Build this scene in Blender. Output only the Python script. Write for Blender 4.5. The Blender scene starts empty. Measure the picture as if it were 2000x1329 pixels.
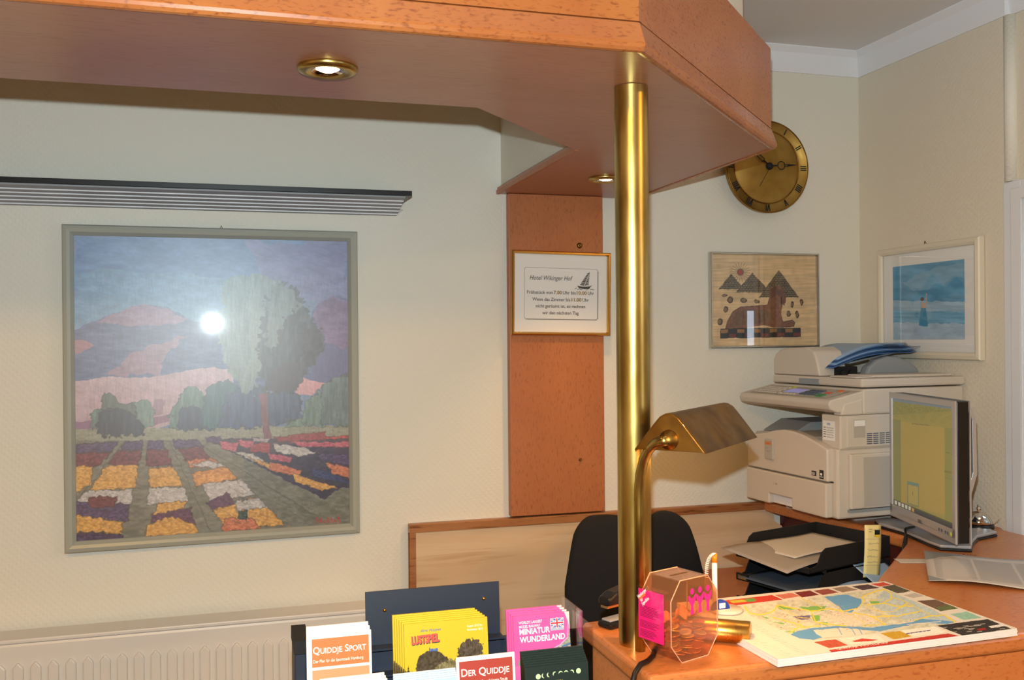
import bpy, bmesh, math, random
import numpy as np
from mathutils import Matrix, Vector
random.seed(7)
SC = bpy.context.scene
COL = SC.collection
E = 1.6                      # eye height: z values below are heights relative to it
CTR = -.54                   # counter top
R = math.radians

# ---------------------------------------------------------------- camera, world, lights, exposure
cd = bpy.data.cameras.new('camera'); cam = bpy.data.objects.new('camera', cd); COL.objects.link(cam)
cd.sensor_fit = 'HORIZONTAL'; cd.sensor_width = 36.0; cd.lens = 36.0*1850/2000; cd.clip_start = .05
right = Vector((.96003, -.27976, -.00843)); down = Vector((-.0085, .00096, -.99996)); fwd = Vector((.27976, .96007, -.00146))
mw = Matrix.Identity(4)
for i in range(3):
    mw[i][0] = right[i]; mw[i][1] = -down[i]; mw[i][2] = -fwd[i]
mw.translation = (0, 0, E)
cam.matrix_world = mw
SC.camera = cam

SC.view_settings.view_transform = 'Standard'; SC.view_settings.look = 'None'
SC.view_settings.gamma = 1; SC.view_settings.use_curve_mapping = False
SC.view_settings.exposure = 0.0
wd = bpy.data.worlds.new('world'); SC.world = wd; wd.use_nodes = True
wd.node_tree.nodes['Background'].inputs[0].default_value = (1, .78, .55, 1)
wd.node_tree.nodes['Background'].inputs[1].default_value = .03

def lamp(name, kind, loc, energy, color, size=.1, rot=None, **kw):
    l = bpy.data.lights.new(name, kind); l.energy = energy; l.color = color
    if kind == 'AREA':
        l.shape = kw.pop('shape', 'RECTANGLE'); l.size = size; l.size_y = kw.pop('size_y', size)
    else:
        l.shadow_soft_size = size
    for k, v in kw.items(): setattr(l, k, v)
    o = bpy.data.objects.new(name, l); COL.objects.link(o); o.location = (loc[0], loc[1], loc[2]+E)
    if rot: o.rotation_euler = rot
    return o

FLASH = lamp('camera_flash', 'SPOT', (0, .02, .10), 134, (.80, .95, 1), .010, rot=(R(90), 0, R(-16)), spot_size=R(100), spot_blend=.5)
# warm tungsten ceiling lamps of the lobby and a little daylight from the entrance behind the camera
lamp('lobby_lamp_light', 'AREA', (-.6, -.6, .93), 58, (1, .49, .05), .6)
lamp('lobby_lamp_light', 'AREA', (2.6, -.6, .93), 50, (1, .50, .06), .6)
lamp('desk_fill_light', 'AREA', (1.45, 1.3, .93), 1.6, (1, .66, .36), .4)  # added warm fill under the ceiling over the desk, no fixture there
lamp('entrance_daylight', 'AREA', (4.6, -2.7, .1), 28, (.62, .78, 1), 1.2, rot=(R(90), 0, R(30)), size_y=1.8)
lamp('hall_fill_light', 'AREA', (2.8, 1.4, .94), 8, (.66, .82, 1), .6)  # added cool fill facing down in the hall, brightens the door reveal

# ---------------------------------------------------------------- materials
def sl(c):   # sRGB 0-255 -> linear
    c = np.array(c[:3], float)/255
    return tuple(np.where(c <= .04045, c/12.92, ((c+.055)/1.055)**2.4))+(1,)
def mat(name, col, rough=.5, metal=0, spec=.5, noise=None, bump=None, trans=0, emit=None, alpha=1, coat=0, col2=None, coord='Object', aniso=0):
    m = bpy.data.materials.new(name); m.use_nodes = True
    nt = m.node_tree; b = nt.nodes['Principled BSDF']; I = b.inputs
    c = sl(col)
    I['Base Color'].default_value = c; I['Roughness'].default_value = rough; I['Metallic'].default_value = metal
    I['Specular IOR Level'].default_value = spec; I['Coat Weight'].default_value = coat
    if trans: I['Transmission Weight'].default_value = trans
    if emit:
        I['Emission Color'].default_value = sl(emit[0]); I['Emission Strength'].default_value = emit[1]
    tc = nt.nodes.new('ShaderNodeTexCoord')
    def noi(scale, stretch, detail=4):
        mp = nt.nodes.new('ShaderNodeMapping'); mp.inputs['Scale'].default_value = stretch
        nt.links.new(tc.outputs[coord], mp.inputs[0])
        n = nt.nodes.new('ShaderNodeTexNoise'); n.inputs['Scale'].default_value = scale; n.inputs['Detail'].default_value = detail
        nt.links.new(mp.outputs[0], n.inputs['Vector']); return n
    if noise:    # (scale, stretch, col2, lo, hi)
        n = noi(noise[0], noise[1]); r = nt.nodes.new('ShaderNodeValToRGB')
        r.color_ramp.elements[0].position = noise[3]; r.color_ramp.elements[1].position = noise[4]
        r.color_ramp.elements[0].color = sl(noise[2]); r.color_ramp.elements[1].color = c
        nt.links.new(n.outputs['Fac'], r.inputs[0]); nt.links.new(r.outputs[0], I['Base Color'])
    if bump:     # (scale, stretch, strength)
        n = noi(bump[0], bump[1], 2); bp = nt.nodes.new('ShaderNodeBump'); bp.inputs['Strength'].default_value = bump[2]; bp.inputs['Distance'].default_value = .002
        nt.links.new(n.outputs['Fac'], bp.inputs['Height']); nt.links.new(bp.outputs[0], I['Normal'])
    return m
def wallpaper(name, col, s=.4):
    m = mat(name, col, .62, spec=.35); nt = m.node_tree; b = nt.nodes['Principled BSDF']
    tc = nt.nodes.new('ShaderNodeTexCoord')
    hs = []
    for rot, sc in ((R(38), 118), (R(-38), 104)):
        mp = nt.nodes.new('ShaderNodeMapping'); mp.inputs['Rotation'].default_value = (rot, rot, 0)
        nt.links.new(tc.outputs['Object'], mp.inputs[0])
        w = nt.nodes.new('ShaderNodeTexWave'); w.bands_direction = 'Z'; w.inputs['Scale'].default_value = sc/6.28*1.6; w.inputs['Distortion'].default_value = 1.2
        w.inputs['Detail'].default_value = 1; w.inputs['Detail Scale'].default_value = 1.5
        nt.links.new(mp.outputs[0], w.inputs['Vector']); hs.append(w)
    mu = nt.nodes.new('ShaderNodeMath'); mu.operation = 'MULTIPLY'
    nt.links.new(hs[0].outputs['Fac'], mu.inputs[0]); nt.links.new(hs[1].outputs['Fac'], mu.inputs[1])
    bp = nt.nodes.new('ShaderNodeBump'); bp.inputs['Strength'].default_value = s; bp.inputs['Distance'].default_value = .0012
    nt.links.new(mu.outputs[0], bp.inputs['Height']); nt.links.new(bp.outputs[0], b.inputs['Normal'])
    return m
def wood(name, base, fleck, grain, stretch, rough=.3, coat=.0, spec=.5, fs=110, fstr=(1, 1, .3)):
    """veneer: soft tone waves plus short dark flecks"""
    m = mat(name, base, rough, spec=spec, coat=coat); nt = m.node_tree; b = nt.nodes['Principled BSDF']
    tc = nt.nodes.new('ShaderNodeTexCoord')
    def N(scale, st, det, dist=0):
        mp = nt.nodes.new('ShaderNodeMapping'); mp.inputs['Scale'].default_value = st
        nt.links.new(tc.outputs['Object'], mp.inputs[0]); n = nt.nodes.new('ShaderNodeTexNoise')
        n.inputs['Scale'].default_value = scale; n.inputs['Detail'].default_value = det; n.inputs['Distortion'].default_value = dist
        nt.links.new(mp.outputs[0], n.inputs['Vector']); return n
    a = N(3.5, stretch, 5, 1.2); f = N(fs, fstr, 3, .4)
    r1 = nt.nodes.new('ShaderNodeValToRGB'); r1.color_ramp.elements[0].color = sl(grain); r1.color_ramp.elements[1].color = sl(base)
    r1.color_ramp.elements[0].position = .3; r1.color_ramp.elements[1].position = .62
    r2 = nt.nodes.new('ShaderNodeValToRGB'); r2.color_ramp.elements[0].position = .30; r2.color_ramp.elements[1].position = .46
    r2.color_ramp.elements[0].color = (1, 1, 1, 1); r2.color_ramp.elements[1].color = (0, 0, 0, 1)
    mx = nt.nodes.new('ShaderNodeMix'); mx.data_type = 'RGBA'
    nt.links.new(a.outputs['Fac'], r1.inputs[0]); nt.links.new(f.outputs['Fac'], r2.inputs[0])
    nt.links.new(r2.outputs[0], mx.inputs[0]); nt.links.new(r1.outputs[0], mx.inputs[6]); mx.inputs[7].default_value = sl(fleck)
    nt.links.new(mx.outputs[2], b.inputs['Base Color'])
    return m
def glassy(name, tint=(255, 255, 255), rough=.02, refl=1.0, ior=1.5, halo=0, haze=0):
    """thin clear pane: straight-through transmission plus a fresnel reflection"""
    m = bpy.data.materials.new(name); m.use_nodes = True; nt = m.node_tree; nt.nodes.remove(nt.nodes['Principled BSDF'])
    out = nt.nodes['Material Output']; t = nt.nodes.new('ShaderNodeBsdfTransparent'); t.inputs[0].default_value = sl(tint)
    g = nt.nodes.new('ShaderNodeBsdfGlossy'); g.inputs['Roughness'].default_value = rough; g.inputs[0].default_value = (refl, refl, refl, 1)
    lw = nt.nodes.new('ShaderNodeLayerWeight'); lw.inputs[0].default_value = .5
    pw = nt.nodes.new('ShaderNodeMath'); pw.operation = 'POWER'; pw.inputs[1].default_value = 4.5; nt.links.new(lw.outputs['Facing'], pw.inputs[0])
    f = nt.nodes.new('ShaderNodeMath'); f.operation = 'MULTIPLY_ADD'; f.inputs[1].default_value = .8; f.inputs[2].default_value = ((ior-1)/(ior+1))**2*1.1; nt.links.new(pw.outputs[0], f.inputs[0])
    mx = nt.nodes.new('ShaderNodeMixShader'); nt.links.new(f.outputs[0], mx.inputs[0]); nt.links.new(t.outputs[0], mx.inputs[1])
    if halo:
        g2 = nt.nodes.new('ShaderNodeBsdfGlossy'); g2.inputs['Roughness'].default_value = halo
        m2 = nt.nodes.new('ShaderNodeMixShader'); m2.inputs[0].default_value = .55
        nt.links.new(g.outputs[0], m2.inputs[1]); nt.links.new(g2.outputs[0], m2.inputs[2]); nt.links.new(m2.outputs[0], mx.inputs[2])
    else: nt.links.new(g.outputs[0], mx.inputs[2])
    if haze:
        df = nt.nodes.new('ShaderNodeBsdfDiffuse'); df.inputs[0].default_value = sl((250, 214, 170)); tl = nt.nodes.new('ShaderNodeBsdfTranslucent'); tl.inputs[0].default_value = sl((250, 214, 170))
        ad = nt.nodes.new('ShaderNodeMixShader'); nt.links.new(df.outputs[0], ad.inputs[1]); nt.links.new(tl.outputs[0], ad.inputs[2])
        m3 = nt.nodes.new('ShaderNodeMixShader'); m3.inputs[0].default_value = haze; nt.links.new(mx.outputs[0], m3.inputs[1]); nt.links.new(ad.outputs[0], m3.inputs[2]); nt.links.new(m3.outputs[0], out.inputs[0]); return m
    nt.links.new(mx.outputs[0], out.inputs[0]); return m
def brass(name, col, dark, rough=.2, stretch=(1, 1, .25), scale=22, lo=.3, hi=.6):
    m = mat(name, col, rough, 1, noise=(scale, stretch, dark, lo, hi)); nt = m.node_tree; b = nt.nodes['Principled BSDF']
    tc = nt.nodes.new('ShaderNodeTexCoord'); mp = nt.nodes.new('ShaderNodeMapping'); mp.inputs['Scale'].default_value = stretch
    n = nt.nodes.new('ShaderNodeTexNoise'); n.inputs['Scale'].default_value = scale*1.7; n.inputs['Detail'].default_value = 5
    mr = nt.nodes.new('ShaderNodeMapRange'); mr.inputs[3].default_value = rough*.7; mr.inputs[4].default_value = rough*1.9
    nt.links.new(tc.outputs['Object'], mp.inputs[0]); nt.links.new(mp.outputs[0], n.inputs['Vector'])
    nt.links.new(n.outputs['Fac'], mr.inputs[0]); nt.links.new(mr.outputs[0], b.inputs['Roughness']); return m
def painted(name, rough=.6, spec=.3, emit=0):
    m = mat(name, (200, 200, 200), rough, spec=spec); nt = m.node_tree; b = nt.nodes['Principled BSDF']
    a = nt.nodes.new('ShaderNodeAttribute'); a.attribute_name = 'print'
    nt.links.new(a.outputs['Color'], b.inputs['Base Color'])
    if emit:
        nt.links.new(a.outputs['Color'], b.inputs['Emission Color']); b.inputs['Emission Strength'].default_value = emit
    return m

M = dict(
    wall=wallpaper('cream_wallpaper', (228, 224, 210)), wallr=wallpaper('cream_wallpaper_side', (226, 216, 196), .45),
    ceil=mat('ceiling_paint', (225, 222, 220), .8), crown=mat('crown_paint', (236, 236, 238), .6),
    maple=wood('orange_maple', (176, 108, 58), (140, 78, 42), (164, 94, 50), (1, 1, 1), .24, fs=240, fstr=(.35, .35, 1)),
    mapleh=wood('orange_maple_soffit', (176, 118, 86), (158, 100, 72), (168, 110, 80), (.35, 1.6, 1), .3, fs=160, fstr=(.15, 1, 1)),
    mapled=wood('orange_maple_board', (184, 114, 70), (156, 92, 56), (174, 104, 62), (1, 1, .5), .42, fs=260, fstr=(1, 1, .22)),
    top=wood('counter_laminate', (198, 122, 66), (168, 94, 48), (188, 112, 60), (.7, 1, 1), .28, fs=170, fstr=(.4, 1, 1)),
    trim=wood('wainscot_trim_wood', (176, 120, 76), (116, 66, 34), (150, 94, 54), (.3, 1, 3), .35, fs=60, fstr=(.2, 1, 2)),
    light=wood('light_maple', (222, 192, 156), (196, 158, 116), (208, 174, 136), (.25, 1, 2.2), .5, fs=26, fstr=(.12, 1, 1.6)),
    bordeaux=mat('bordeaux_panel', (74, 16, 20), .45), brass=brass('aged_brass', (204, 178, 104), (150, 122, 58), .25),
    brassd=brass('dark_brass', (158, 118, 56), (104, 70, 34), .3, (1, 1, 1), 14, .35, .65),
    brasst=brass('tube_brass', (214, 164, 80), (170, 120, 50), .22), clock=brass('clock_brass', (196, 164, 92), (158, 124, 62), .42, (1, 1, 1), 9, .35, .7),
    black=mat('black_plastic', (18, 18, 20), .35), blackm=mat('matte_black', (10, 10, 12), .75), fabric=mat('black_fabric', (16, 15, 17), .9, bump=(500, (1, 1, 1), .4)),
    navy=mat('navy_powder_coat', (32, 41, 58), .5, bump=(300, (1, 1, 1), .06)), white=mat('white_paint', (228, 228, 230), .45), rad=mat('radiator_enamel', (222, 218, 212), .35),
    paper=mat('white_paper', (236, 234, 230), .7), papers=mat('shaded_paper', (196, 188, 178), .7), dimpaper=mat('white_paper_shade_tinted', (158, 148, 138), .7), cream=mat('copier_plastic', (206, 196, 182), .45, bump=(900, (1, 1, 1), .05)),  # grey-beige one is white tray paper, weak light put into its colour
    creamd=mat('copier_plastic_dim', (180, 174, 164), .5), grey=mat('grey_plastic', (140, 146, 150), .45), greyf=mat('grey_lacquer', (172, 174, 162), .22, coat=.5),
    silver=mat('silver_plastic', (190, 190, 192), .3, .5), chrome=mat('chrome', (225, 222, 216), .08, 1), body=mat('grey_aluminium', (150, 152, 156), .5), ribm=mat('flash_lit_aluminium', (226, 228, 232), .4), alu=mat('ribbed_aluminium', (170, 172, 176), .28, .9),
    gold=mat('gold_frame', (206, 166, 96), .2, 1), silverf=mat('silver_frame', (200, 198, 190), .22, .9), creamf=mat('cream_frame', (222, 212, 190), .35),
    clear=glassy('clear_acrylic', (250, 232, 216), .1, 1, 1.6, haze=.07), clear2=glassy('clear_sleeve', (255, 250, 250), .05), pane=glassy('picture_glass', (255, 255, 255), .032, 1, 1.7, halo=.37), pane2=glassy('small_picture_glass', (255, 255, 255), .01, 1, 1.5),
    ink=mat('dark_ink', (40, 40, 46), .6), inkb=mat('blue_ink', (60, 90, 170), .6), inkg=mat('ochre_ink', (150, 116, 40), .6), inkr=mat('red_ink', (226, 84, 70), .6), inkw=mat('white_ink', (246, 244, 240), .6),
    inkgrey=mat('grey_ink', (130, 130, 132), .6), inky=mat('olive_yellow_ink', (190, 176, 60), .6), inkm=mat('pale_green_ink', (190, 226, 170), .6),
    orange=mat('orange_print', (226, 116, 56), .5), red=mat('brick_red_print', (166, 58, 44), .5), tan=mat('tan_print', (196, 150, 104), .5), pink=mat('pink_print', (242, 108, 170), .45), pinkl=mat('pink_label', (248, 36, 140), .5), magenta=mat('dark_magenta_ink', (120, 20, 60), .6),
    yellow=mat('yellow_print', (208, 182, 48), .45), blue=mat('pale_blue_print', (172, 208, 240), .5), dkgreen=mat('night_green_print', (26, 44, 42), .35),
    note=mat('yellow_note_paper', (226, 214, 150), .7), copper=mat('copper_coin', (226, 130, 70), .35, .6), goldc=mat('brass_coin', (240, 196, 110), .35, .6), bill=mat('banknote_paper', (222, 150, 110), .7),
    orcap=mat('orange_plastic', (250, 140, 20), .35), bluep=mat('blue_plastic', (20, 60, 150), .35), wht=mat('white_plastic', (235, 232, 228), .3), milky=mat('milky_plastic', (226, 206, 186), .25), edge=mat('acrylic_edge', (222, 168, 132), .3),
    floor=mat('floor_carpet', (96, 70, 52), .9, noise=(8, (1, 1, 1), (80, 58, 44), .4, .6)), cable=mat('cable_rubber', (12, 12, 14), .4),
    bulb=mat('halogen_glow', (255, 240, 215), .3, emit=((255, 214, 160), 26)), sheetb=mat('blue_folder', (70, 116, 172), .4), sheetb2=mat('dark_blue_folder', (40, 66, 104), .4), sheetl=mat('pale_blue_sheet', (150, 176, 206), .5),
    lcd=mat('lcd_violet', (150, 150, 220), .3, emit=((150, 150, 225), .25)), btng=mat('button_green', (60, 130, 80), .5), btnd=mat('button_slate', (84, 96, 112), .5), btnr=mat('button_red', (200, 90, 70), .5), btny=mat('button_lime', (190, 200, 60), .5),
    print=painted('printed_picture', .65, .2), screen=painted('screen_image', .35, .3, .28), gloss=painted('glossy_print', .38, .4),
    glow=mat('lamp_diffuser', (255, 230, 190), .5, emit=((255, 200, 130), 3)), day=mat('daylight_pane', (235, 245, 255), .5, emit=((225, 240, 255), 5)),
)
# ---------------------------------------------------------------- mesh helpers
ID = Matrix.Identity(4)
def frame_matrix(o, X=(1, 0, 0), Y=(0, 1, 0), Z=(0, 0, 1)):
    m = Matrix.Identity(4)
    for i in range(3):
        m[i][0], m[i][1], m[i][2], m[i][3] = X[i], Y[i], Z[i], o[i]
    return m
def rotz(o, deg):
    return Matrix.Translation(o) @ Matrix.Rotation(R(deg), 4, 'Z')
WB = ID                                                   # back wall: x right, z up, -y towards the viewer
def WR(o=(0, 0, 0)): return frame_matrix(o, (0, -1, 0), (1, 0, 0))   # right wall: x towards the viewer
_fontcache = {}
def text_geo(s, size, italic=0, bold=0, align='LEFT', caps=False, sx=1):
    k = (s, size, italic, bold, align, caps, sx)
    if k in _fontcache: return _fontcache[k]
    c = bpy.data.curves.new('t', 'FONT'); c.body = s; c.size = size; c.shear = italic; c.offset = bold*size; c.align_x = align; c.resolution_u = 3
    if caps:
        c.small_caps_scale = .78
        for i in range(len(s)):
            c.body_format[i].use_small_caps = True
    o = bpy.data.objects.new('t', c); COL.objects.link(o); bpy.context.view_layer.update()
    me = bpy.data.meshes.new_from_object(o.evaluated_get(bpy.context.evaluated_depsgraph_get()))
    vs = [(v.co.x*sx, v.co.y) for v in me.vertices]; fs = [tuple(p.vertices) for p in me.polygons]
    bpy.data.meshes.remove(me); bpy.data.objects.remove(o); bpy.data.curves.remove(c)
    _fontcache[k] = (vs, fs); return vs, fs

class MB:
    """collects geometry in frame F (coordinates with z relative to the eye unless raw)"""
    def __init__(s, F=ID): s.F = F; s.v = []; s.f = []; s.sm = []
    def add(s, vs, fs, smooth=False, T=None):
        n = len(s.v); m = s.F @ T if T is not None else s.F
        s.v += [m @ Vector(p) for p in vs]; s.f += [tuple(i+n for i in f) for f in fs]; s.sm += [smooth]*len(fs); return s
    def box(s, a, b, T=None):
        x0, y0, z0 = a; x1, y1, z1 = b
        return s.add([(x0, y0, z0), (x1, y0, z0), (x1, y1, z0), (x0, y1, z0), (x0, y0, z1), (x1, y0, z1), (x1, y1, z1), (x0, y1, z1)],
                     [(0, 3, 2, 1), (4, 5, 6, 7), (0, 1, 5, 4), (1, 2, 6, 5), (2, 3, 7, 6), (3, 0, 4, 7)], T=T)
    def prism(s, poly, z0, z1, T=None, smooth=False):     # polygon in xy, extruded in z
        n = len(poly); vs = [(x, y, z0) for x, y in poly]+[(x, y, z1) for x, y in poly]
        s.add(vs, [tuple(range(n))[::-1], tuple(range(n, 2*n))], T=T)
        return s.add(vs, [(i, (i+1) % n, n+(i+1) % n, n+i) for i in range(n)], smooth, T)
    def prismy(s, poly, y0, y1, T=None, smooth=False):    # polygon in xz, extruded in y
        n = len(poly); vs = [(x, y0, z) for x, z in poly]+[(x, y1, z) for x, z in poly]
        s.add(vs, [tuple(range(n)), tuple(range(n, 2*n))[::-1]], T=T)
        return s.add(vs, [(i, n+i, n+(i+1) % n, (i+1) % n) for i in range(n)], smooth, T)
    def prismx(s, poly, x0, x1, T=None, smooth=False):    # polygon in yz, extruded in x
        n = len(poly); vs = [(x0, y, z) for y, z in poly]+[(x1, y, z) for y, z in poly]
        s.add(vs, [tuple(range(n)), tuple(range(n, 2*n))[::-1]], T=T)
        return s.add(vs, [(i, n+i, n+(i+1) % n, (i+1) % n) for i in range(n)], smooth, T)
    def tube(s, pts, r, n=12, caps=True, closed=False, smooth=True):
        P = [Vector(p) for p in pts]; rs = r if isinstance(r, (list, tuple)) else [r]*len(P); vs = []; up = None
        for i, p in enumerate(P):
            if closed: d = P[(i+1) % len(P)]-P[i-1]
            else: d = P[min(i+1, len(P)-1)]-P[max(i-1, 0)]
            d.normalize()
            if up is None:
                up = Vector((0, 0, 1)) if abs(d.z) < .9 else Vector((1, 0, 0))
            a = d.cross(up).normalized(); b = a.cross(d).normalized(); up = b
            vs += [p+(a*math.cos(t)+b*math.sin(t))*rs[i] for t in [2*math.pi*k/n for k in range(n)]]
        m = len(P); fs = []
        for i in range(m if closed else m-1):
            j = (i+1) % m
            fs += [(i*n+k, i*n+(k+1) % n, j*n+(k+1) % n, j*n+k) for k in range(n)]
        s.add(vs, fs, smooth)
        if caps and not closed:
            s.add(vs[:n], [tuple(range(n))[::-1]]); s.add(vs[-n:], [tuple(range(n))])
        return s
    def cyl(s, a, b, r, r2=None, n=32): return s.tube([a, b], [r, r if r2 is None else r2], n)
    def lathe(s, prof, o=(0, 0, 0), n=48, axis='z', smooth=True):    # profile (r, h)
        vs = []
        for r_, h in prof:
            for k in range(n):
                t = 2*math.pi*k/n; a, b = r_*math.cos(t), r_*math.sin(t)
                vs.append((o[0]+a, o[1]+b, o[2]+h) if axis == 'z' else (o[0]+a, o[1]+h, o[2]+b))
        fs = [(i*n+k, i*n+(k+1) % n, (i+1)*n+(k+1) % n, (i+1)*n+k) for i in range(len(prof)-1) for k in range(n)]
        return s.add(vs, fs, smooth)
    def moulding(s, x0, z0, x1, z1, prof, y=0):           # picture frame: profile (inset from outer edge, height towards viewer)
        vs = []; n = len(prof)
        for cx, cz, sx, sz in ((x0, z0, 1, 1), (x1, z0, -1, 1), (x1, z1, -1, -1), (x0, z1, 1, -1)):
            vs += [(cx+sx*t, y-h, cz+sz*t) for t, h in prof]
        fs = [(c*n+i, ((c+1) % 4)*n+i, ((c+1) % 4)*n+i+1, c*n+i+1) for c in range(4) for i in range(n-1)]
        return s.add(vs, fs)
    def text(s, t, x, z, size, y=0, italic=0, bold=0, align='LEFT', caps=False, sx=1, T=None, rot=0):
        vs, fs = text_geo(t, size, italic, bold, align, caps, sx); c, q = math.cos(rot), math.sin(rot)
        return s.add([(x+a*c-b*q, y, z+a*q+b*c) for a, b in vs], fs, T=T)
    def fit(s, t, x0, x1, z, size, y=0, **k):
        vs, _ = text_geo(t, size, k.get('italic', 0), k.get('bold', 0), 'LEFT', k.get('caps', False), 1)
        lo = min(v[0] for v in vs); hi = max(v[0] for v in vs); sx = (x1-x0)/(hi-lo)
        return s.text(t, x0-lo*sx, z, size, y, sx=sx, **k)
    def grid(s, fn, nu, nv, smooth=True, T=None):
        vs = [fn(i/nu, j/nv) for j in range(nv+1) for i in range(nu+1)]
        return s.add(vs, [(j*(nu+1)+i, j*(nu+1)+i+1, (j+1)*(nu+1)+i+1, (j+1)*(nu+1)+i) for j in range(nv) for i in range(nu)], smooth, T)
    def build(s, name, m, parent=None, bevel=0, seg=2, label=None, solid=0, subd=0, fix=True):
        me = bpy.data.meshes.new(name)
        off = Vector((0, 0, E)); W = [p+off for p in s.v]
        root = parent
        while root is not None and root.parent is not None: root = root.parent
        if root is not None:
            inv = ROOTM[root.name].inverted(); W = [inv @ p for p in W]; o_loc = None
        else:
            xs = [p.x for p in W]; ys = [p.y for p in W]; zs = [p.z for p in W]
            o_loc = Vector(((min(xs)+max(xs))/2, (min(ys)+max(ys))/2, min(zs))); W = [p-o_loc for p in W]
        me.from_pydata([tuple(p) for p in W], [], s.f)
        me.polygons.foreach_set('use_smooth', s.sm)
        if fix:
            bm = bmesh.new(); bm.from_mesh(me); bmesh.ops.remove_doubles(bm, verts=bm.verts, dist=1e-6); bmesh.ops.recalc_face_normals(bm, faces=bm.faces); bm.to_mesh(me); bm.free()
        me.materials.append(m if not isinstance(m, str) else M[m]); me.update()
        o = bpy.data.objects.new(name, me); COL.objects.link(o)
        if o_loc is not None: o.location = o_loc; ROOTM[o.name] = Matrix.Translation(o_loc)
        else: o.parent = parent
        if label: o['label'] = label
        if solid:
            q = o.modifiers.new('solid', 'SOLIDIFY'); q.thickness = solid; q.offset = 0
        if bevel:
            q = o.modifiers.new('bevel', 'BEVEL'); q.width = bevel; q.segments = seg; q.limit_method = 'ANGLE'; q.angle_limit = R(35)
        if subd:
            q = o.modifiers.new('sub', 'SUBSURF'); q.levels = subd; q.render_levels = subd
        return o
ROOTM = {}
def thing(name, label, cat, loc, group=None, T=None):
    o = bpy.data.objects.new(name, None); COL.objects.link(o); o.empty_display_size = .05
    m = T if T is not None else ID
    m = Matrix.Translation((loc[0], loc[1], loc[2]+E)) @ m
    o.matrix_world = m; ROOTM[o.name] = m
    o['label'] = label; o['category'] = cat
    if group: o['group'] = group
    return o
def tag(o, label, cat, group=None):
    o['label'] = label; o['category'] = cat
    if group: o['group'] = group
    return o
def struct(o): o['kind'] = 'structure'; return o
def dup(root, move, label=None, group=None, T=None):
    r = root.copy(); COL.objects.link(r)
    if T is not None: r.matrix_world = T
    else: r.location = root.location+Vector(move)
    if label: r['label'] = label
    if group: r['group'] = group
    for ch in list(root.children):
        c = ch.copy(); COL.objects.link(c); c.parent = r
        for g in ch.children:
            d = g.copy(); COL.objects.link(d); d.parent = c
    return r

# ---------------------------------------------------------------- picture sheets: the printed image as colours of a fine mesh
def vnoise(x, y, seed):
    rg = np.random.RandomState(seed); g = rg.rand(64, 64)
    xi = np.floor(x).astype(int); yi = np.floor(y).astype(int); fx = x-xi; fy = y-yi
    fx = fx*fx*(3-2*fx); fy = fy*fy*(3-2*fy)
    a = g[yi % 64, xi % 64]; b = g[yi % 64, (xi+1) % 64]; c = g[(yi+1) % 64, xi % 64]; d = g[(yi+1) % 64, (xi+1) % 64]
    return (a*(1-fx)+b*fx)*(1-fy)+(c*(1-fx)+d*fx)*fy
def homog(quad):     # unit square (u right, v down) -> quad TL, TR, BR, BL
    A = []; b = []
    for (u, v), (x, y) in zip(((0, 0), (1, 0), (1, 1), (0, 1)), quad):
        A.append([u, v, 1, 0, 0, 0, -u*x, -v*x]); b.append(x)
        A.append([0, 0, 0, u, v, 1, -u*y, -v*y]); b.append(y)
    h = np.linalg.solve(np.array(A, float), np.array(b, float)); return np.append(h, 1).reshape(3, 3)
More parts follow.
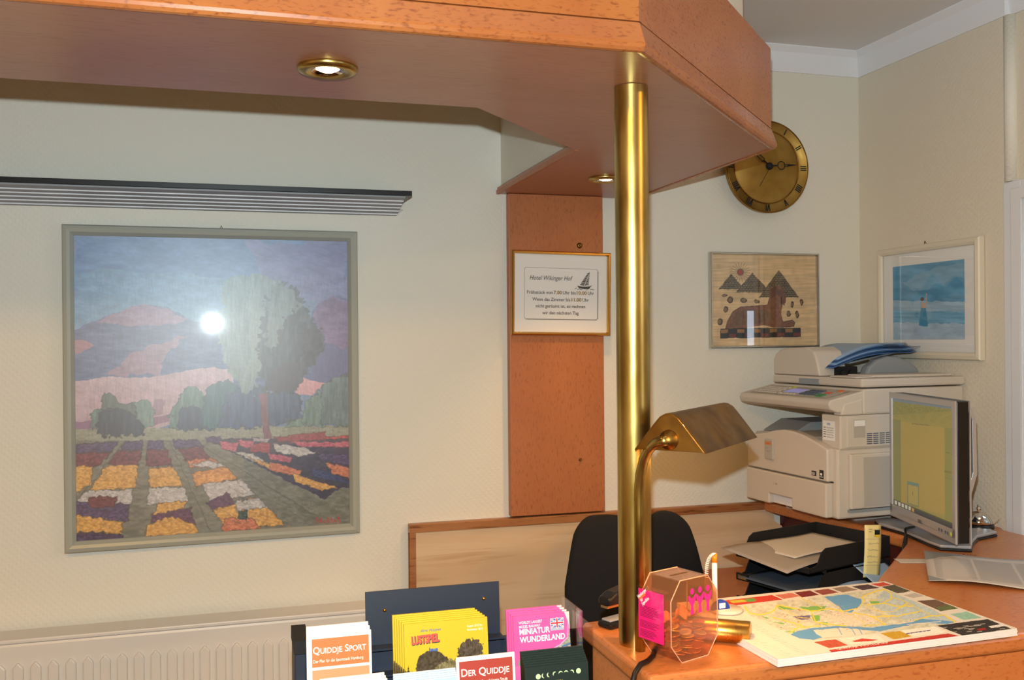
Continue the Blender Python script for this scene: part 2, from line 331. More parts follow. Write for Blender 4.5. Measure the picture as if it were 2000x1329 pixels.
class Canvas:
    def __init__(s, w, h, quad, bg):
        s.w, s.h = w, h; u, v = np.meshgrid((np.arange(w)+.5)/w, (np.arange(h)+.5)/h); s.u, s.v = u, v
        H = homog(quad); q = H[2, 0]*u+H[2, 1]*v+1
        s.x = (H[0, 0]*u+H[0, 1]*v+H[0, 2])/q; s.y = (H[1, 0]*u+H[1, 1]*v+H[1, 2])/q
        s.c = np.zeros((h, w, 3))+np.array(bg, float)
        s.seed = 1
    def wob(s, amp, f):
        s.seed += 1
        if not amp: return s.x, s.y
        dx = (vnoise(s.x*f, s.y*f, s.seed)-.5)+.5*(vnoise(s.x*f*2.7, s.y*f*2.7, s.seed+50)-.5)
        dy = (vnoise(s.x*f, s.y*f, s.seed+99)-.5)+.5*(vnoise(s.x*f*2.7, s.y*f*2.7, s.seed+150)-.5)
        return s.x+dx*amp*2, s.y+dy*amp*2
    def fill(s, mask, col, var=0, vf=(.1, .1), a=1):
        c = np.array(col, float)[None, None, :]
        if var:
            n = (vnoise(s.x*vf[0], s.y*vf[1], s.seed+7)-.5)+.6*(vnoise(s.x*vf[0]*3+9, s.y*vf[1]*3, s.seed+8)-.5)
            c = c+n[:, :, None]*var*2
        m = mask.astype(float)[:, :, None]*a
        s.c = s.c*(1-m)+c*m
    def poly(s, pts, col, wob=0, wf=.03, var=0, vf=(.1, .1), a=1):
        X, Y = s.wob(wob, wf); ins = np.zeros(X.shape, bool); n = len(pts)
        for i in range(n):
            x1, y1 = pts[i]; x2, y2 = pts[(i+1) % n]
            if y1 == y2: continue
            c = ((y1 > Y) != (y2 > Y)) & (X < (x2-x1)*(Y-y1)/(y2-y1)+x1); ins ^= c
        s.fill(ins, col, var, vf, a)
    def rect(s, x0, y0, x1, y1, col, **k): s.poly([(x0, y0), (x1, y0), (x1, y1), (x0, y1)], col, **k)
    def disc(s, cx, cy, rx, ry, col, wob=0, wf=.05, **k):
        X, Y = s.wob(wob, wf); s.fill(((X-cx)/rx)**2+((Y-cy)/ry)**2 < 1, col, **k)
    def line(s, pts, w, col, wob=0, wf=.03, a=1):
        X, Y = s.wob(wob, wf); m = np.zeros(X.shape, bool)
        for (x1, y1), (x2, y2) in zip(pts, pts[1:]):
            L = (x2-x1)**2+(y2-y1)**2+1e-9; t = np.clip(((X-x1)*(x2-x1)+(Y-y1)*(y2-y1))/L, 0, 1)
            m |= (X-x1-t*(x2-x1))**2+(Y-y1-t*(y2-y1))**2 < (w/2)**2
        s.fill(m, col, a=a)
    def build(s, name, F, x0, z0, x1, z1, y, m, parent, flat=False):
        w, h = s.w, s.h
        us = np.linspace(0, 1, w+1); vs = np.linspace(0, 1, h+1); U, V = np.meshgrid(us, vs)
        if flat: P = np.stack([x0+(x1-x0)*U, z1-(z1-z0)*V, np.full(U.shape, y)], -1).reshape(-1, 3)   # lies in xy
        else: P = np.stack([x0+(x1-x0)*U, np.full(U.shape, y), z1-(z1-z0)*V], -1).reshape(-1, 3)
        root = parent
        while root.parent is not None: root = root.parent
        T = np.array(ROOTM[root.name].inverted() @ Matrix.Translation((0, 0, E)) @ F)
        P = P @ T[:3, :3].T+T[:3, 3]
        me = bpy.data.meshes.new(name); me.vertices.add(len(P)); me.vertices.foreach_set('co', P.ravel())
        i, j = np.meshgrid(np.arange(w), np.arange(h)); a = (j*(w+1)+i).ravel()
        q = np.stack([a+w+1, a+w+2, a+1, a], -1).ravel(); n = w*h
        me.loops.add(n*4); me.loops.foreach_set('vertex_index', q)
        me.polygons.add(n); me.polygons.foreach_set('loop_start', np.arange(n)*4)
        at = me.color_attributes.new('print', 'FLOAT_COLOR', 'POINT')
        C = np.clip(s.c, 0, 255)/255; C = np.where(C <= .04045, C/12.92, ((C+.055)/1.055)**2.4)
        Cp = np.pad(C, ((0, 1), (0, 1), (0, 0)), 'edge'); C4 = np.ones((h+1, w+1, 4)); C4[:, :, :3] = Cp
        at.data.foreach_set('color', C4.ravel().astype(np.float32))
        me.materials.append(M[m]); me.update(calc_edges=True); me.validate()
        o = bpy.data.objects.new(name, me); COL.objects.link(o); o.parent = parent; return o
def offset_path(P, d, closed=False):
    """offset an open 2-D path to its right by d with mitred corners"""
    out = []; n = len(P)
    for i in range(n):
        a = Vector(P[i-1]) if i else None; b = Vector(P[i]); c = Vector(P[i+1]) if i < n-1 else None
        d1 = (b-a).normalized() if a is not None else None; d2 = (c-b).normalized() if c is not None else None
        if d1 is None: d1 = d2
        if d2 is None: d2 = d1
        n1 = Vector((d1.y, -d1.x)); n2 = Vector((d2.y, -d2.x)); k = (n1+n2).normalized(); out.append(tuple(b+k*d/max(.2, k.dot(n1))))
    return out
def sweep(mb, path, prof):   # prof (offset, z): closed profile swept along open path, capped
    rows = [[(x, y, z) for x, y in offset_path(path, t)] for t, z in prof]; m = len(path); n = len(prof)
    vs = [rows[k][i] for i in range(m) for k in range(n)]
    mb.add(vs, [(i*n+k, i*n+(k+1) % n, (i+1)*n+(k+1) % n, (i+1)*n+k) for i in range(m-1) for k in range(n)]+[tuple(range(n)), tuple(range((m-1)*n, m*n))[::-1]])
# ---------------------------------------------------------------- the setting
WY, WX, CEIL, FL = 2.79, 2.06, .97, -1.6
struct(MB().box((-2.6, WY, FL), (WX+.3, WY+.12, CEIL)).build('wall_back', 'wall'))
# side wall: from the corner to the doorway, then over the door and beyond it
DY0, DY1, DZ = 1.22, 2.10, .42
b = MB(); b.box((WX, 2.145, FL), (WX+.16, WY, CEIL)); b.box((WX+.012, DY0-.02, DZ), (WX+.16, 2.145, CEIL)); b.box((WX+.012, .62, FL), (WX+.16, DY0, CEIL))
struct(b.build('wall_right', 'wallr'))
struct(MB().box((WX+.16, .5, FL), (5.6, .62, CEIL)).build('wall_passage', 'wall'))
struct(MB().box((5.6, -3.1, FL), (5.72, .62, CEIL)).build('wall_far_right', 'wall'))
struct(MB().box((-2.72, -3.1, FL), (-2.6, WY+.12, CEIL)).build('wall_left', 'wall'))
struct(MB().box((-2.72, -3.22, FL), (5.72, -3.1, CEIL)).build('wall_front', 'wall'))
struct(MB().box((WX+.16, 2.20, FL), (3.5, 2.32, CEIL)).build('wall_hall_back', 'wall'))
struct(MB().box((3.4, .62, FL), (3.52, 2.20, CEIL)).build('wall_hall_right', 'wall'))
w = struct(MB().box((2.862, .622, -.075), (2.944, .630, .15)).build('window_1', 'day'))
Fw = frame_matrix((0, .622, 0), (-1, 0, 0), (0, -1, 0)); b = MB(Fw); b.moulding(-2.964, -.095, -2.842, .170, [(0, 0), (0, .02), (.018, .02), (.018, 0)]); b.build('window_frame', 'white', w)
struct(MB().box((-2.72, -3.22, FL-.1), (5.72, WY+.12, FL)).build('floor', 'floor'))
struct(MB().box((-2.72, -3.22, CEIL), (5.72, WY+.12, CEIL+.1)).build('ceiling', 'ceil'))
# crown moulding along back and side wall
b = MB(); sweep(b, [(-2.6, WY), (WX, WY), (WX, 2.145), (WX+.012, 2.145), (WX+.012, .62)],
                [(0, CEIL-.085), (.006, CEIL-.085), (.012, CEIL-.02), (.03, CEIL-.004), (.03, CEIL), (0, CEIL)])
struct(b.build('trim_1', 'crown'))
# rounded corner bead where the side wall steps at the doorway
b = MB(); b.tube([(WX+.010, 2.135, DZ+.004), (WX+.010, 2.135, CEIL-.085)], .018, 16)
struct(b.build('trim_2', 'wall'))
# door casing and door in the side wall
b = MB()
b.box((WX-.004, DY1-.01, FL), (WX+.02, 2.152, DZ+.002)); b.box((WX-.010, DY1-.012, FL), (WX-.003, DY1+.022, DZ-.018))
b.box((WX-.004, DY0-.05, DZ-.048), (WX+.02, DY1-.01, DZ+.002)); b.box((WX-.010, DY0-.05, DZ-.05), (WX-.003, DY1-.012, DZ-.018)); b.box((WX-.004, DY0-.05, FL), (WX+.02, DY0+.006, DZ-.048))
b.box((WX+.016, DY1-.01, FL), (WX+.15, DY1+.04, DZ-.02))
struct(b.build('door_frame', 'white', bevel=.003))
o = struct(MB().box((WX+.19, 2.148, FL), (WX+1.03, 2.188, DZ-.02)).build('door_1', 'white', bevel=.004))
b = MB(); b.tube([(WX+.95, 2.148, -.55), (WX+.95, 2.10, -.55), (WX+.83, 2.098, -.55)], .009, 12); b.build('door_handle', 'alu', o)

# ---------------------------------------------------------------- canopy over the counter
CZ = .442
outer = [(1.208, WY), (1.208, 1.967), (.600, 1.352), (-2.6, 1.352)]
inner = [(-2.6, 1.755), (.446, 1.755), (.770, 2.095), (.770, WY)]
can = thing('counter_canopy', 'large orange maple canopy with angled corner hanging over the counter on a brass pole', 'canopy', (.6, 1.9, CZ))
b = MB(); b.prism(outer+inner, CZ, CZ+.02); b.build('soffit_panel', 'mapleh', can)
b = MB(); sweep(b, outer, [(.0, CZ+.001), (.0, CZ-.0015), (-.006, CZ-.003), (-.011, CZ-.0015), (-.0145, CZ+.003), (-.0155, CZ+.008), (-.0150, CZ+.012), (-.0045, CZ+.044), (-.0025, CZ+.0455), (.004, CZ+.0455), (.004, CZ+.001)])
b.build('edge_band', 'maple', can, fix=True)
b = MB(); sweep(b, outer, [(.012, CZ+.047), (-.0035, CZ+.047), (-.0035, CZ+.233), (.012, CZ+.233)]); b.build('fascia_board', 'maple', can)
b = MB(); sweep(b, outer, [(.012, CZ+.228), (-.0025, CZ+.233), (-.0025, CZ+.236), (.054, CZ+.236), (.054, CZ+.228)]); b.build('top_strip', 'maple', can)
# plastered bulkhead that carries the canopy
po = offset_path(outer, .055); pi = offset_path(inner, .012)
b = MB(); b.prism([tuple(p) for p in po]+[tuple(p) for p in pi], CZ+.0285, CEIL-.001)
struct(b.build('trim_3', 'wall'))
b = MB(); sweep(b, inner[2:], [(-.003, CZ-.001), (-.003, CZ+.012), (.006, CZ+.012), (.006, CZ-.001)]); b.build('edge_strip', 'mapled', can)

# recessed spotlights in the canopy
def spot(x, y, label, en):
    t = thing('recessed_spotlight', label, 'light', (x, y, CZ), 'spotlights in the canopy')
    b = MB(); b.lathe([(.022, -.001), (.026, -.006), (.040, -.009), (.047, -.006), (.049, .0), (.047, .002)], (x, y, CZ-.001)); b.build('trim_ring', 'brass', t)
    b = MB(); b.lathe([(.0255, -.005), (.020, .0), (.018, .0)], (x, y, CZ-.002)); b.build('reflector', 'chrome', t)
    b = MB(); b.lathe([(0, -.0065), (.011, -.006), (.019, -.002)], (x, y, CZ-.001)); b.build('bulb', 'bulb', t)
    lamp('spotlight_glow', 'SPOT', (x, y, CZ-.03), en, (1, .54, .17), .015, rot=(0, 0, 0), spot_size=R(95), spot_blend=.9)
spot(.144+.002, 1.554, 'round brass spotlight lit in the front part of the wooden canopy', 18)
spot(.985, 2.441, 'small brass spotlight lit in the canopy soffit, half hidden by the brass pole', 13)

# brass pole
PX, PY = .6725, 1.545
b = MB(); b.lathe([(.0285, CTR), (.0292, CTR+.02), (.0298, CZ-.02), (.0298, CZ-.001)], (PX, PY, 0), 64); o = b.build('brass_pole', 'brass')
tag(o, 'thick polished brass pole standing on the counter and carrying the canopy', 'pole')

# maple board on the back wall
o = MB().box((.797, WY-.03, -.541), (1.103, WY-.001, CZ-.001)).build('wall_board', 'mapled', bevel=.002)
tag(o, 'tall orange wooden board fixed upright on the wall behind the brass pole', 'board')
def screw(x, z, y, r, lab):
    b = MB(); b.lathe([(r, 0), (r*.9, -.003), (r*.45, -.005), (r*.3, -.004), (0, -.004)], (x, y, z), 20, axis='y'); tag(b.build('screw', 'brassd'), lab, 'screw')
screw(1.025, .287, WY-.03, .009, 'dark round screw head in the wooden board above the hotel notice')
screw(1.021, -.377, WY-.03, .005, 'small screw head low on the orange wooden board')

# wainscot
t = thing('wainscot_panel', 'pale maple wainscot panel with brown edge trim along the lower wall', 'panel', (1.1, WY, FL+.4))
P0, P1 = .485, 1.735
b = MB(); b.prismy([(P0+.02, FL+.3), (P1, FL+.3), (P1, -.63), (P1-.03, -.61), (P1-.03, -.571), (P0+.02, -.571)], WY-.022, WY-.001); b.build('panel_board', 'light', t)
b = MB(); b.box((P0, WY-.028, -.571), (P1-.04, WY-.001, -.546)); b.box((P0, WY-.028, FL+.3), (P0+.020, WY-.001, -.571)); b.build('edge_trim', 'trim', t, bevel=.003)

# radiator
t = thing('radiator', 'white ribbed panel radiator along the wall beneath the flower field painting', 'radiator', (-.35, WY-.07, -1.45))
b = MB(); b.box((-1.5, WY-.115, -1.42), (.37, WY-.03, -.768)); b.build('panel', 'rad', t, bevel=.008)
b = MB()
for i in range(44):
    x = -1.46+i*.0412
    b.prismy([(x, -1.36), (x+.026, -1.36), (x+.026, -.83), (x+.013, -.815), (x, -.83)], WY-.124, WY-.113)
b.build('ribs', 'rad', t, bevel=.004)
b = MB(); b.box((-1.505, WY-.12, -.768), (.375, WY-.025, -.757)); b.build('top_grille', 'rad', t, bevel=.003)
b = MB()
for x in (-1.3, .2): MB().box((x, WY-.10, FL), (x+.04, WY-.05, -1.42)).build('foot', 'rad', t)

# ---------------------------------------------------------------- picture light and pictures
t = thing('picture_light', 'long ribbed aluminium wall light with black top ledge above the painting', 'light', (-.1, WY, .37))
b = MB(); b.box((-1.35, WY-.16, .403), (.478, WY-.001, .417)); b.build('top_ledge', 'black', t, bevel=.001)
xe = .458; b = MB(); b.prismx([(WY-.155, .4025), (WY-.155, .398), (WY-.012, .366), (WY-.001, .366), (WY-.001, .4025)], -1.33, xe); b.build('sloping_body', 'body', t)
for i in range(5):     # ribs along the sloping underside, flash-lit edges put into their pale colour
    f_ = (i+.9)/5.4; y0 = WY-.155+.143*f_; z0 = .398-.032*f_
    b = MB(); b.prismx([(y0-.002, z0+.001), (y0-.002, z0-.0022), (y0, z0-.0030), (y0+.002, z0+.001)], -1.33, xe+.0005); b.build('rib', 'ribm', t)
b = MB(); b.prismx([(WY-.15, .4025), (WY-.03, .4025), (WY-.03, .385)], xe, xe+.004); b.build('end_cap', 'silver', t)
b = MB(); b.tube([(.478, WY-.002, .385), (.462, WY-.004, .372)], .002, 8); b.build('wire', 'white', t)

def hook(parent, x, z, y, F=WB):
    b = MB(F); b.tube([(x-.006, y-.004, z-.004), (x, y-.006, z+.008), (x+.006, y-.004, z-.004)], .0012, 8); b.build('hook', 'brassd', parent)

# large painting of the flower field
t = thing('framed_painting', 'large framed painting of a flower field with a willow tree and hills', 'painting', (-.05, WY, -.565))
x0, x1, z0, z1 = -.4405, .3425, -.5605, .3145; y = WY-.002
b = MB(); b.moulding(x0, z0, x1, z1, [(0, 0), (0, .022), (.004, .028), (.012, .031), (.020, .028), (.024, .022), (.028, .016), (.030, .008)], y); b.build('frame', 'greyf', t)
cv = Canvas(520, 580, ((280, 82), (1287, 93), (1303, 1143), (303, 1212)), (110, 138, 176))
P = cv.poly
P([(280, 80), (1300, 80), (1300, 230), (280, 300)], (96, 136, 184), 12, .01, 12, (.02, .05)); P([(280, 200), (900, 240), (900, 420), (280, 440)], (104, 150, 186), 20, .01, 12, (.02, .06))
P([(900, 90), (1300, 90), (1300, 330), (1000, 300)], (122, 132, 178), 30, .01, 10, (.02, .06))
P([(280, 440), (340, 405), (450, 365), (540, 335), (620, 345), (700, 385), (800, 420), (900, 430), (1010, 430), (1140, 400), (1180, 335), (1245, 300), (1310, 318), (1310, 640), (280, 640)], (84, 104, 150), 5, .04, 16, (.02, .08))
P([(370, 400), (450, 365), (540, 335), (610, 350), (700, 390), (640, 410), (480, 415)], (146, 120, 152), 6, .04, 12, (.03, .1))
P([(400, 605), (430, 575), (480, 535), (560, 490), (700, 450), (650, 500), (600, 560), (610, 600)], (148, 120, 148), 8, .03, 12, (.03, .1))
P([(280, 475), (320, 474), (365, 492), (310, 520), (280, 525)], (164, 120, 138), 5)
P([(1140, 410), (1180, 330), (1240, 300), (1310, 320), (1310, 540), (1180, 560)], (118, 98, 146), 5, .04, 16, (.03, .06))
P([(1180, 470), (1310, 500), (1310, 640), (1150, 640)], (92, 98, 150), 8)
P([(280, 628), (420, 605), (560, 608), (700, 580), (800, 568), (870, 580), (880, 690), (760, 720), (640, 780), (500, 830), (280, 830)], (192, 166, 178), 3, .04, 7, (.02, .05))
P([(280, 775), (400, 758), (370, 832), (280, 838)], (142, 104, 142), 4); P([(1100, 598), (1150, 615), (1215, 625), (1160, 668), (1100, 668)], (212, 158, 168), 3)
P([(580, 690), (620, 690), (615, 740), (580, 750)], (160, 130, 150), 5); P([(570, 760), (640, 740), (640, 770), (570, 790)], (150, 110, 140), 4)
P([(280, 800), (1310, 780), (1310, 860), (280, 860)], (150, 152, 134), 3, .05, 12, (.05, .2))
for q, c in (([(385, 760), (390, 680), (420, 660), (460, 700), (520, 710), (520, 780)], (88, 104, 100)), ([(505, 800), (510, 705), (545, 690), (580, 720), (582, 780), (550, 800)], (112, 142, 136)), ([(350, 800), (352, 740), (400, 720), (410, 800)], (92, 124, 122)),
             ([(370, 815), (378, 745), (420, 725), (500, 730), (550, 790), (550, 822), (400, 825)], (48, 68, 92)),
             ([(635, 800), (640, 755), (680, 660), (705, 638), (750, 650), (775, 700), (780, 790)], (92, 128, 124)), ([(665, 805), (675, 735), (720, 718), (770, 735), (810, 800)], (54, 72, 104)),
             ([(755, 790), (762, 670), (800, 630), (850, 618), (900, 650), (940, 700), (940, 790)], (50, 100, 112)), ([(820, 790), (840, 680), (900, 640), (985, 640), (1000, 790)], (62, 84, 126)),
             ([(990, 780), (1000, 660), (1080, 640), (1125, 690), (1120, 770)], (66, 88, 122)), ([(1060, 790), (1080, 760), (1140, 760), (1140, 790)], (106, 140, 124)), ([(1125, 780), (1130, 690), (1190, 655), (1215, 700), (1215, 785)], (106, 136, 128)), ([(1195, 780), (1200, 640), (1240, 592), (1310, 590), (1310, 785)], (98, 124, 128))):
    P(q, c, 9, .06, 14, (.12, .02)); cv.seed -= 1; cv.line(q+[q[0]], 4, tuple(v*.55 for v in c), 9, .06, .6)
P([(820, 480), (830, 250), (900, 215), (980, 225), (1020, 250), (1060, 260), (1080, 420), (1000, 560), (940, 665), (880, 620), (850, 600)], (128, 152, 150), 16, .05, 18, (.1, .015), a=.9)
P([(975, 640), (960, 480), (985, 330), (1010, 255), (1070, 255), (1110, 290), (1150, 350), (1170, 400), (1200, 450), (1200, 500), (1160, 560), (1130, 610), (1100, 660), (1000, 665)], (62, 76, 88), 14, .06, 18, (.1, .02))
P([(985, 480), (990, 330), (1010, 255), (1060, 255), (1110, 300), (1120, 340), (1060, 380), (1030, 460), (1010, 520)], (118, 140, 140), 14, .06, 18, (.12, .02), a=.85)
P([(1110, 400), (1190, 420), (1200, 500), (1150, 560), (1110, 520)], (50, 56, 74), 10, .06, 12)
P([(1000, 560), (1110, 550), (1110, 650), (1000, 660)], (70, 70, 86), 10); P([(925, 300), (970, 300), (960, 560), (930, 620)], (140, 160, 156), 16, .06, a=.7)
P([(968, 665), (998, 665), (1000, 760), (1016, 838), (985, 838), (975, 740)], (124, 70, 82), 2, .05, 12, (.1, .05))
P([(280, 842), (1310, 832), (1320, 1220), (280, 1220)], (126, 126, 112), 3, .04, 16, (.05, .12))
Y, Wt, Rd, Pu, Pk, Or = (222, 170, 84), (196, 192, 190), (116, 40, 62), (78, 58, 108), (196, 92, 116), (208, 124, 84)
fl = [([(290, 858), (455, 845), (430, 882), (290, 892)], Pu), ([(290, 892), (430, 884), (385, 937), (290, 937)], Rd), ([(290, 935), (360, 935), (355, 1000), (290, 1040)], Y),
      ([(475, 845), (542, 840), (538, 876), (455, 880)], Pu), ([(450, 880), (535, 876), (528, 930), (412, 932)], Rd), ([(410, 934), (524, 932), (518, 1015), (352, 1027), (380, 980)], Y),
      ([(335, 1030), (505, 1018), (502, 1078), (298, 1068)], Wt), ([(298, 1068), (495, 1076), (490, 1140), (298, 1125)], Pu), ([(345, 1050), (450, 1048), (440, 1085), (350, 1088)], Rd), ([(300, 1115), (470, 1140), (470, 1185), (300, 1190)], Y), ([(298, 1180), (400, 1178), (470, 1190), (470, 1210), (298, 1215)], (70, 50, 90)),
      ([(562, 842), (612, 840), (625, 873), (558, 878)], Pu), ([(556, 877), (632, 874), (650, 932), (556, 936)], Rd), ([(565, 944), (655, 938), (690, 1006), (565, 1016)], Y), ([(565, 1015), (690, 1010), (714, 1066), (556, 1078)], Wt),
      ([(600, 1072), (705, 1064), (690, 1100), (575, 1140)], Y), ([(575, 1115), (720, 1088), (733, 1152), (575, 1145)], (96, 44, 88)), ([(560, 1150), (650, 1120), (735, 1152), (748, 1182), (556, 1196)], Y),
      ([(650, 840), (740, 838), (762, 866), (660, 872)], Pu), ([(672, 872), (755, 862), (792, 908), (700, 917)], Rd), ([(703, 912), (800, 906), (830, 938), (715, 940)], Or), ([(712, 928), (800, 912), (850, 935), (800, 945)], Wt), ([(718, 962), (850, 935), (888, 982), (738, 1012)], (226, 160, 84)),
      ([(758, 1002), (900, 982), (957, 1040), (790, 1062)], Wt), ([(778, 1070), (850, 1033), (892, 1082), (800, 1102)], (98, 52, 98)), ([(798, 1098), (960, 1048), (1068, 1152), (850, 1166)], Y), ([(880, 1062), (960, 1050), (1000, 1085), (890, 1100)], Wt), ([(840, 1125), (950, 1128), (975, 1166), (835, 1174)], Or), ([(890, 1100), (920, 1095), (925, 1135), (895, 1130)], (50, 80, 70))]
for q, c in fl:
    P(q, c, 5, .08, 26, (.12, .2)); cv.seed -= 1; cv.line(q+[q[0]], 4, tuple(v*.4 for v in c), 5, .08, .5)
P([(770, 832), (1320, 822), (1320, 1012), (1262, 1015), (1210, 1056), (1100, 1002), (950, 925)], (54, 44, 72), 4, .08, 16, (.1, .2))
for q, c in (([(820, 842), (890, 848), (885, 880), (830, 868)], Pk), ([(875, 878), (940, 888), (1010, 925), (950, 918)], Wt), ([(925, 900), (1030, 930), (1010, 948)], Y), ([(930, 855), (1005, 843), (1010, 885), (940, 882)], (160, 48, 62)), ([(890, 838), (950, 842), (940, 866), (900, 862)], Pk),
             ([(1018, 850), (1130, 862), (1182, 885), (1125, 897), (1030, 880)], Wt), ([(995, 882), (1095, 900), (1080, 920), (1005, 906)], Pk), ([(1010, 915), (1125, 950), (1110, 972), (1010, 948)], Or), ([(1095, 960), (1262, 1012), (1200, 1022), (1100, 990)], Y), ([(1155, 940), (1240, 955), (1310, 1000), (1170, 972)], (46, 56, 112)),
             ([(1215, 918), (1310, 942), (1310, 978), (1235, 958)], Or), ([(1180, 885), (1310, 890), (1310, 932), (1200, 912)], Pu), ([(1080, 842), (1310, 842), (1310, 860), (1120, 862)], Pk), ([(1020, 825), (1210, 806), (1212, 834), (1040, 842)], (150, 40, 56)), ([(1212, 822), (1310, 818), (1310, 830), (1212, 832)], (190, 60, 60)), ([(770, 828), (830, 828), (820, 846), (780, 846)], Pu), ([(940, 828), (1010, 834), (1000, 846), (950, 846)], (170, 160, 170))):
    P(q, c, 4, .09, 26, (.14, .25)); cv.seed -= 1; cv.line(q+[q[0]], 3, tuple(v*.4 for v in c), 4, .09, .5)
for a_, b_ in (((730, 842), (1200, 1130)), ((640, 845), (790, 1168)), ((470, 850), (315, 1050))): cv.line([a_, b_], 4, (92, 92, 84), 4, .05, .7)
for k in range(46):
    rr = random.Random(k); xx = 780+rr.random()*420; yy = 880+rr.random()*260; cv.line([(xx, yy), (xx+30, yy+16)], 2.5, (96, 94, 88), 3, .05, .5)
for k in range(7): cv.line([(1180+k*13, 1146-k), (1184+k*13, 1120+(k % 3)*6), (1190+k*13, 1142)], 3, (188, 70, 50), 2, .1)
# pastel strokes over everything
n3 = vnoise(cv.x*.35, cv.y*.035, 9)-.5; m3 = ((cv.y > 220) & (cv.y < 830) & (cv.x > 330))[:, :, None]
cv.c = np.where(m3, cv.c*(1+.16*n3[:, :, None]), cv.c)
n1 = vnoise(cv.x*.03+cv.y*.05, cv.y*.22-cv.x*.1, 5)-.5; n2 = vnoise(cv.x*.25, cv.y*.35, 6)-.5
cv.c = cv.c*(1+.09*n1[:, :, None]+.08*n2[:, :, None])
cv.build('picture_print', WB, x0+.028, z0+.028, x1-.028, z1-.028, y-.012, 'gloss', t)
b = MB(); b.box((x0+.0285, y-.0165, z0+.0285), (x1-.0285, y-.015, z1-.0285)); b.build('glass_pane', 'pane', t)
b = MB(); b.box((x0+.01, y-.009, z0+.01), (x1-.01, y, z1-.01)); b.build('backing_board', 'paper', t)
hook(t, -.035, z1, y)
t.rotation_euler = (0, 0, R(1.3)); t.location.y -= .0105; t.location.x -= .002

# hotel notice
t = thing('framed_notice', 'small brass framed hotel notice with a sailing ship hung on the wooden board', 'notice', (.96, WY-.04, 0), T=Matrix.Rotation(R(1.2), 4, 'Y'))
y = WY-.031; F = Matrix.Translation((.961, 0, .1375)) @ Matrix.Rotation(R(.9), 4, 'Y') @ Matrix.Translation((-.961, 0, -.1375))
x0, x1, z0, z1 = .801, 1.121, .009, .266
b = MB(F); b.moulding(x0, z0, x1, z1, [(0, 0), (0, .014), (.003, .018), (.007, .018), (.0095, .012), (.010, .004)], y); b.build('frame', 'gold', t)
b = MB(F); b.box((x0+.009, y-.004, z0+.009), (x1-.009, y-.001, z1-.009)); b.build('notice_sheet', 'paper', t)
yy = y-.0045
def rrect(mb, x0, z0, x1, z1, r, w, y):
    pts = []
    for cx, cz, a0 in ((x1-r, z1-r, 0), (x0+r, z1-r, 90), (x0+r, z0+r, 180), (x1-r, z0+r, 270)):
        pts += [(cx+math.cos(R(a0+k*15))*r, cz+math.sin(R(a0+k*15))*r) for k in range(7)]
    m = len(pts); cx, cz = (x0+x1)/2, (z0+z1)/2
    vs = [(a, y, c) for a, c in pts]+[(a+(w if a < cx else -w), y, c+(w if c < cz else -w)) for a, c in pts]
    mb.add(vs, [(i, (i+1) % m, m+(i+1) % m, m+i) for i in range(m)])
b = MB(F); rrect(b, .8425, .058, 1.0815, .2155, .006, .0010, yy); b.box((.848, yy-.0002, .0562), (1.080, yy, .0584)); b.box((1.081, yy-.0002, .060), (1.0835, yy, .208)); b.build('printed_border', 'inkgrey', t)
nx = lambda c_: .801+(c_-163)/657*.320
b = MB(F); b.fit('Hotel Wikinger Hof', nx(284), nx(569), .1780, .0195, yy, italic=.28, bold=.004); b.build('lettering', 'ink', t)
b = MB(F)
for s, xa, xb, zz in (('Frühstück von', 267, 436, .1354), ('Uhr bis', 503, 590, .1354), ('Uhr', 671, 714, .1354), ('Wenn das Zimmer bis', 302, 553, .1140), ('Uhr', 636, 679, .1140), ('nicht geräumt ist, so rechnen', 325, 655, .0936), ('wir den nächsten Tag', 368, 611, .0731)):
    b.fit(s, nx(xa), nx(xb), zz, .0142, yy, bold=.012)
b.build('lettering', 'ink', t)
b = MB(F); b.fit('7.00', nx(443), nx(497), .1354, .0145, yy, bold=.03); b.fit('10.00', nx(597), nx(665), .1354, .0145, yy, bold=.03); b.fit('11.00', nx(562), nx(629), .1140, .0145, yy, bold=.03); b.build('lettering', 'inkg', t, label='ochre times in the notice text')
# ship drawing
b = MB(F @ Matrix.Translation((1.038, yy, .174)) @ Matrix.Scale(1.12, 4))
b.prismy([(-.022, -.010), (-.016, -.017), (.012, -.019), (.022, -.008), (.012, -.012), (-.008, -.012)], -.0002, 0)
for i in range(8):
    z0_ = -.008+i*.0044; w_ = .014-.0011*i; o_ = i*.0018
    b.prismy([(-w_+o_, z0_), (-.001+o_, z0_-.0012), (-.001+o_*1.1, z0_+.0024), (-w_*.85+o_*1.2, z0_+.0030)], -.0002, 0)
    b.prismy([(.001+o_, z0_-.001), (w_*.75+o_*.6, z0_+.001), (w_*.65+o_*.6, z0_+.0034), (.001+o_*1.1, z0_+.0024)], -.0002, 0)
b.tube([(.010, -.0004, -.012), (.014, -.0004, .028)], .0006, 6)
for i in range(9): b.tube([(-.028+i*.0062, -.0004, -.019-(i % 2)*.002), (-.022+i*.0062, -.0004, -.016-(i % 3)*.0022)], .0007, 6)
b.build('ship_drawing', 'ink', t)
b = MB(F); b.box((x0+.009, y-.0090, z0+.009), (x1-.009, y-.0078, z1-.009)); b.build('glass_pane', 'pane2', t)

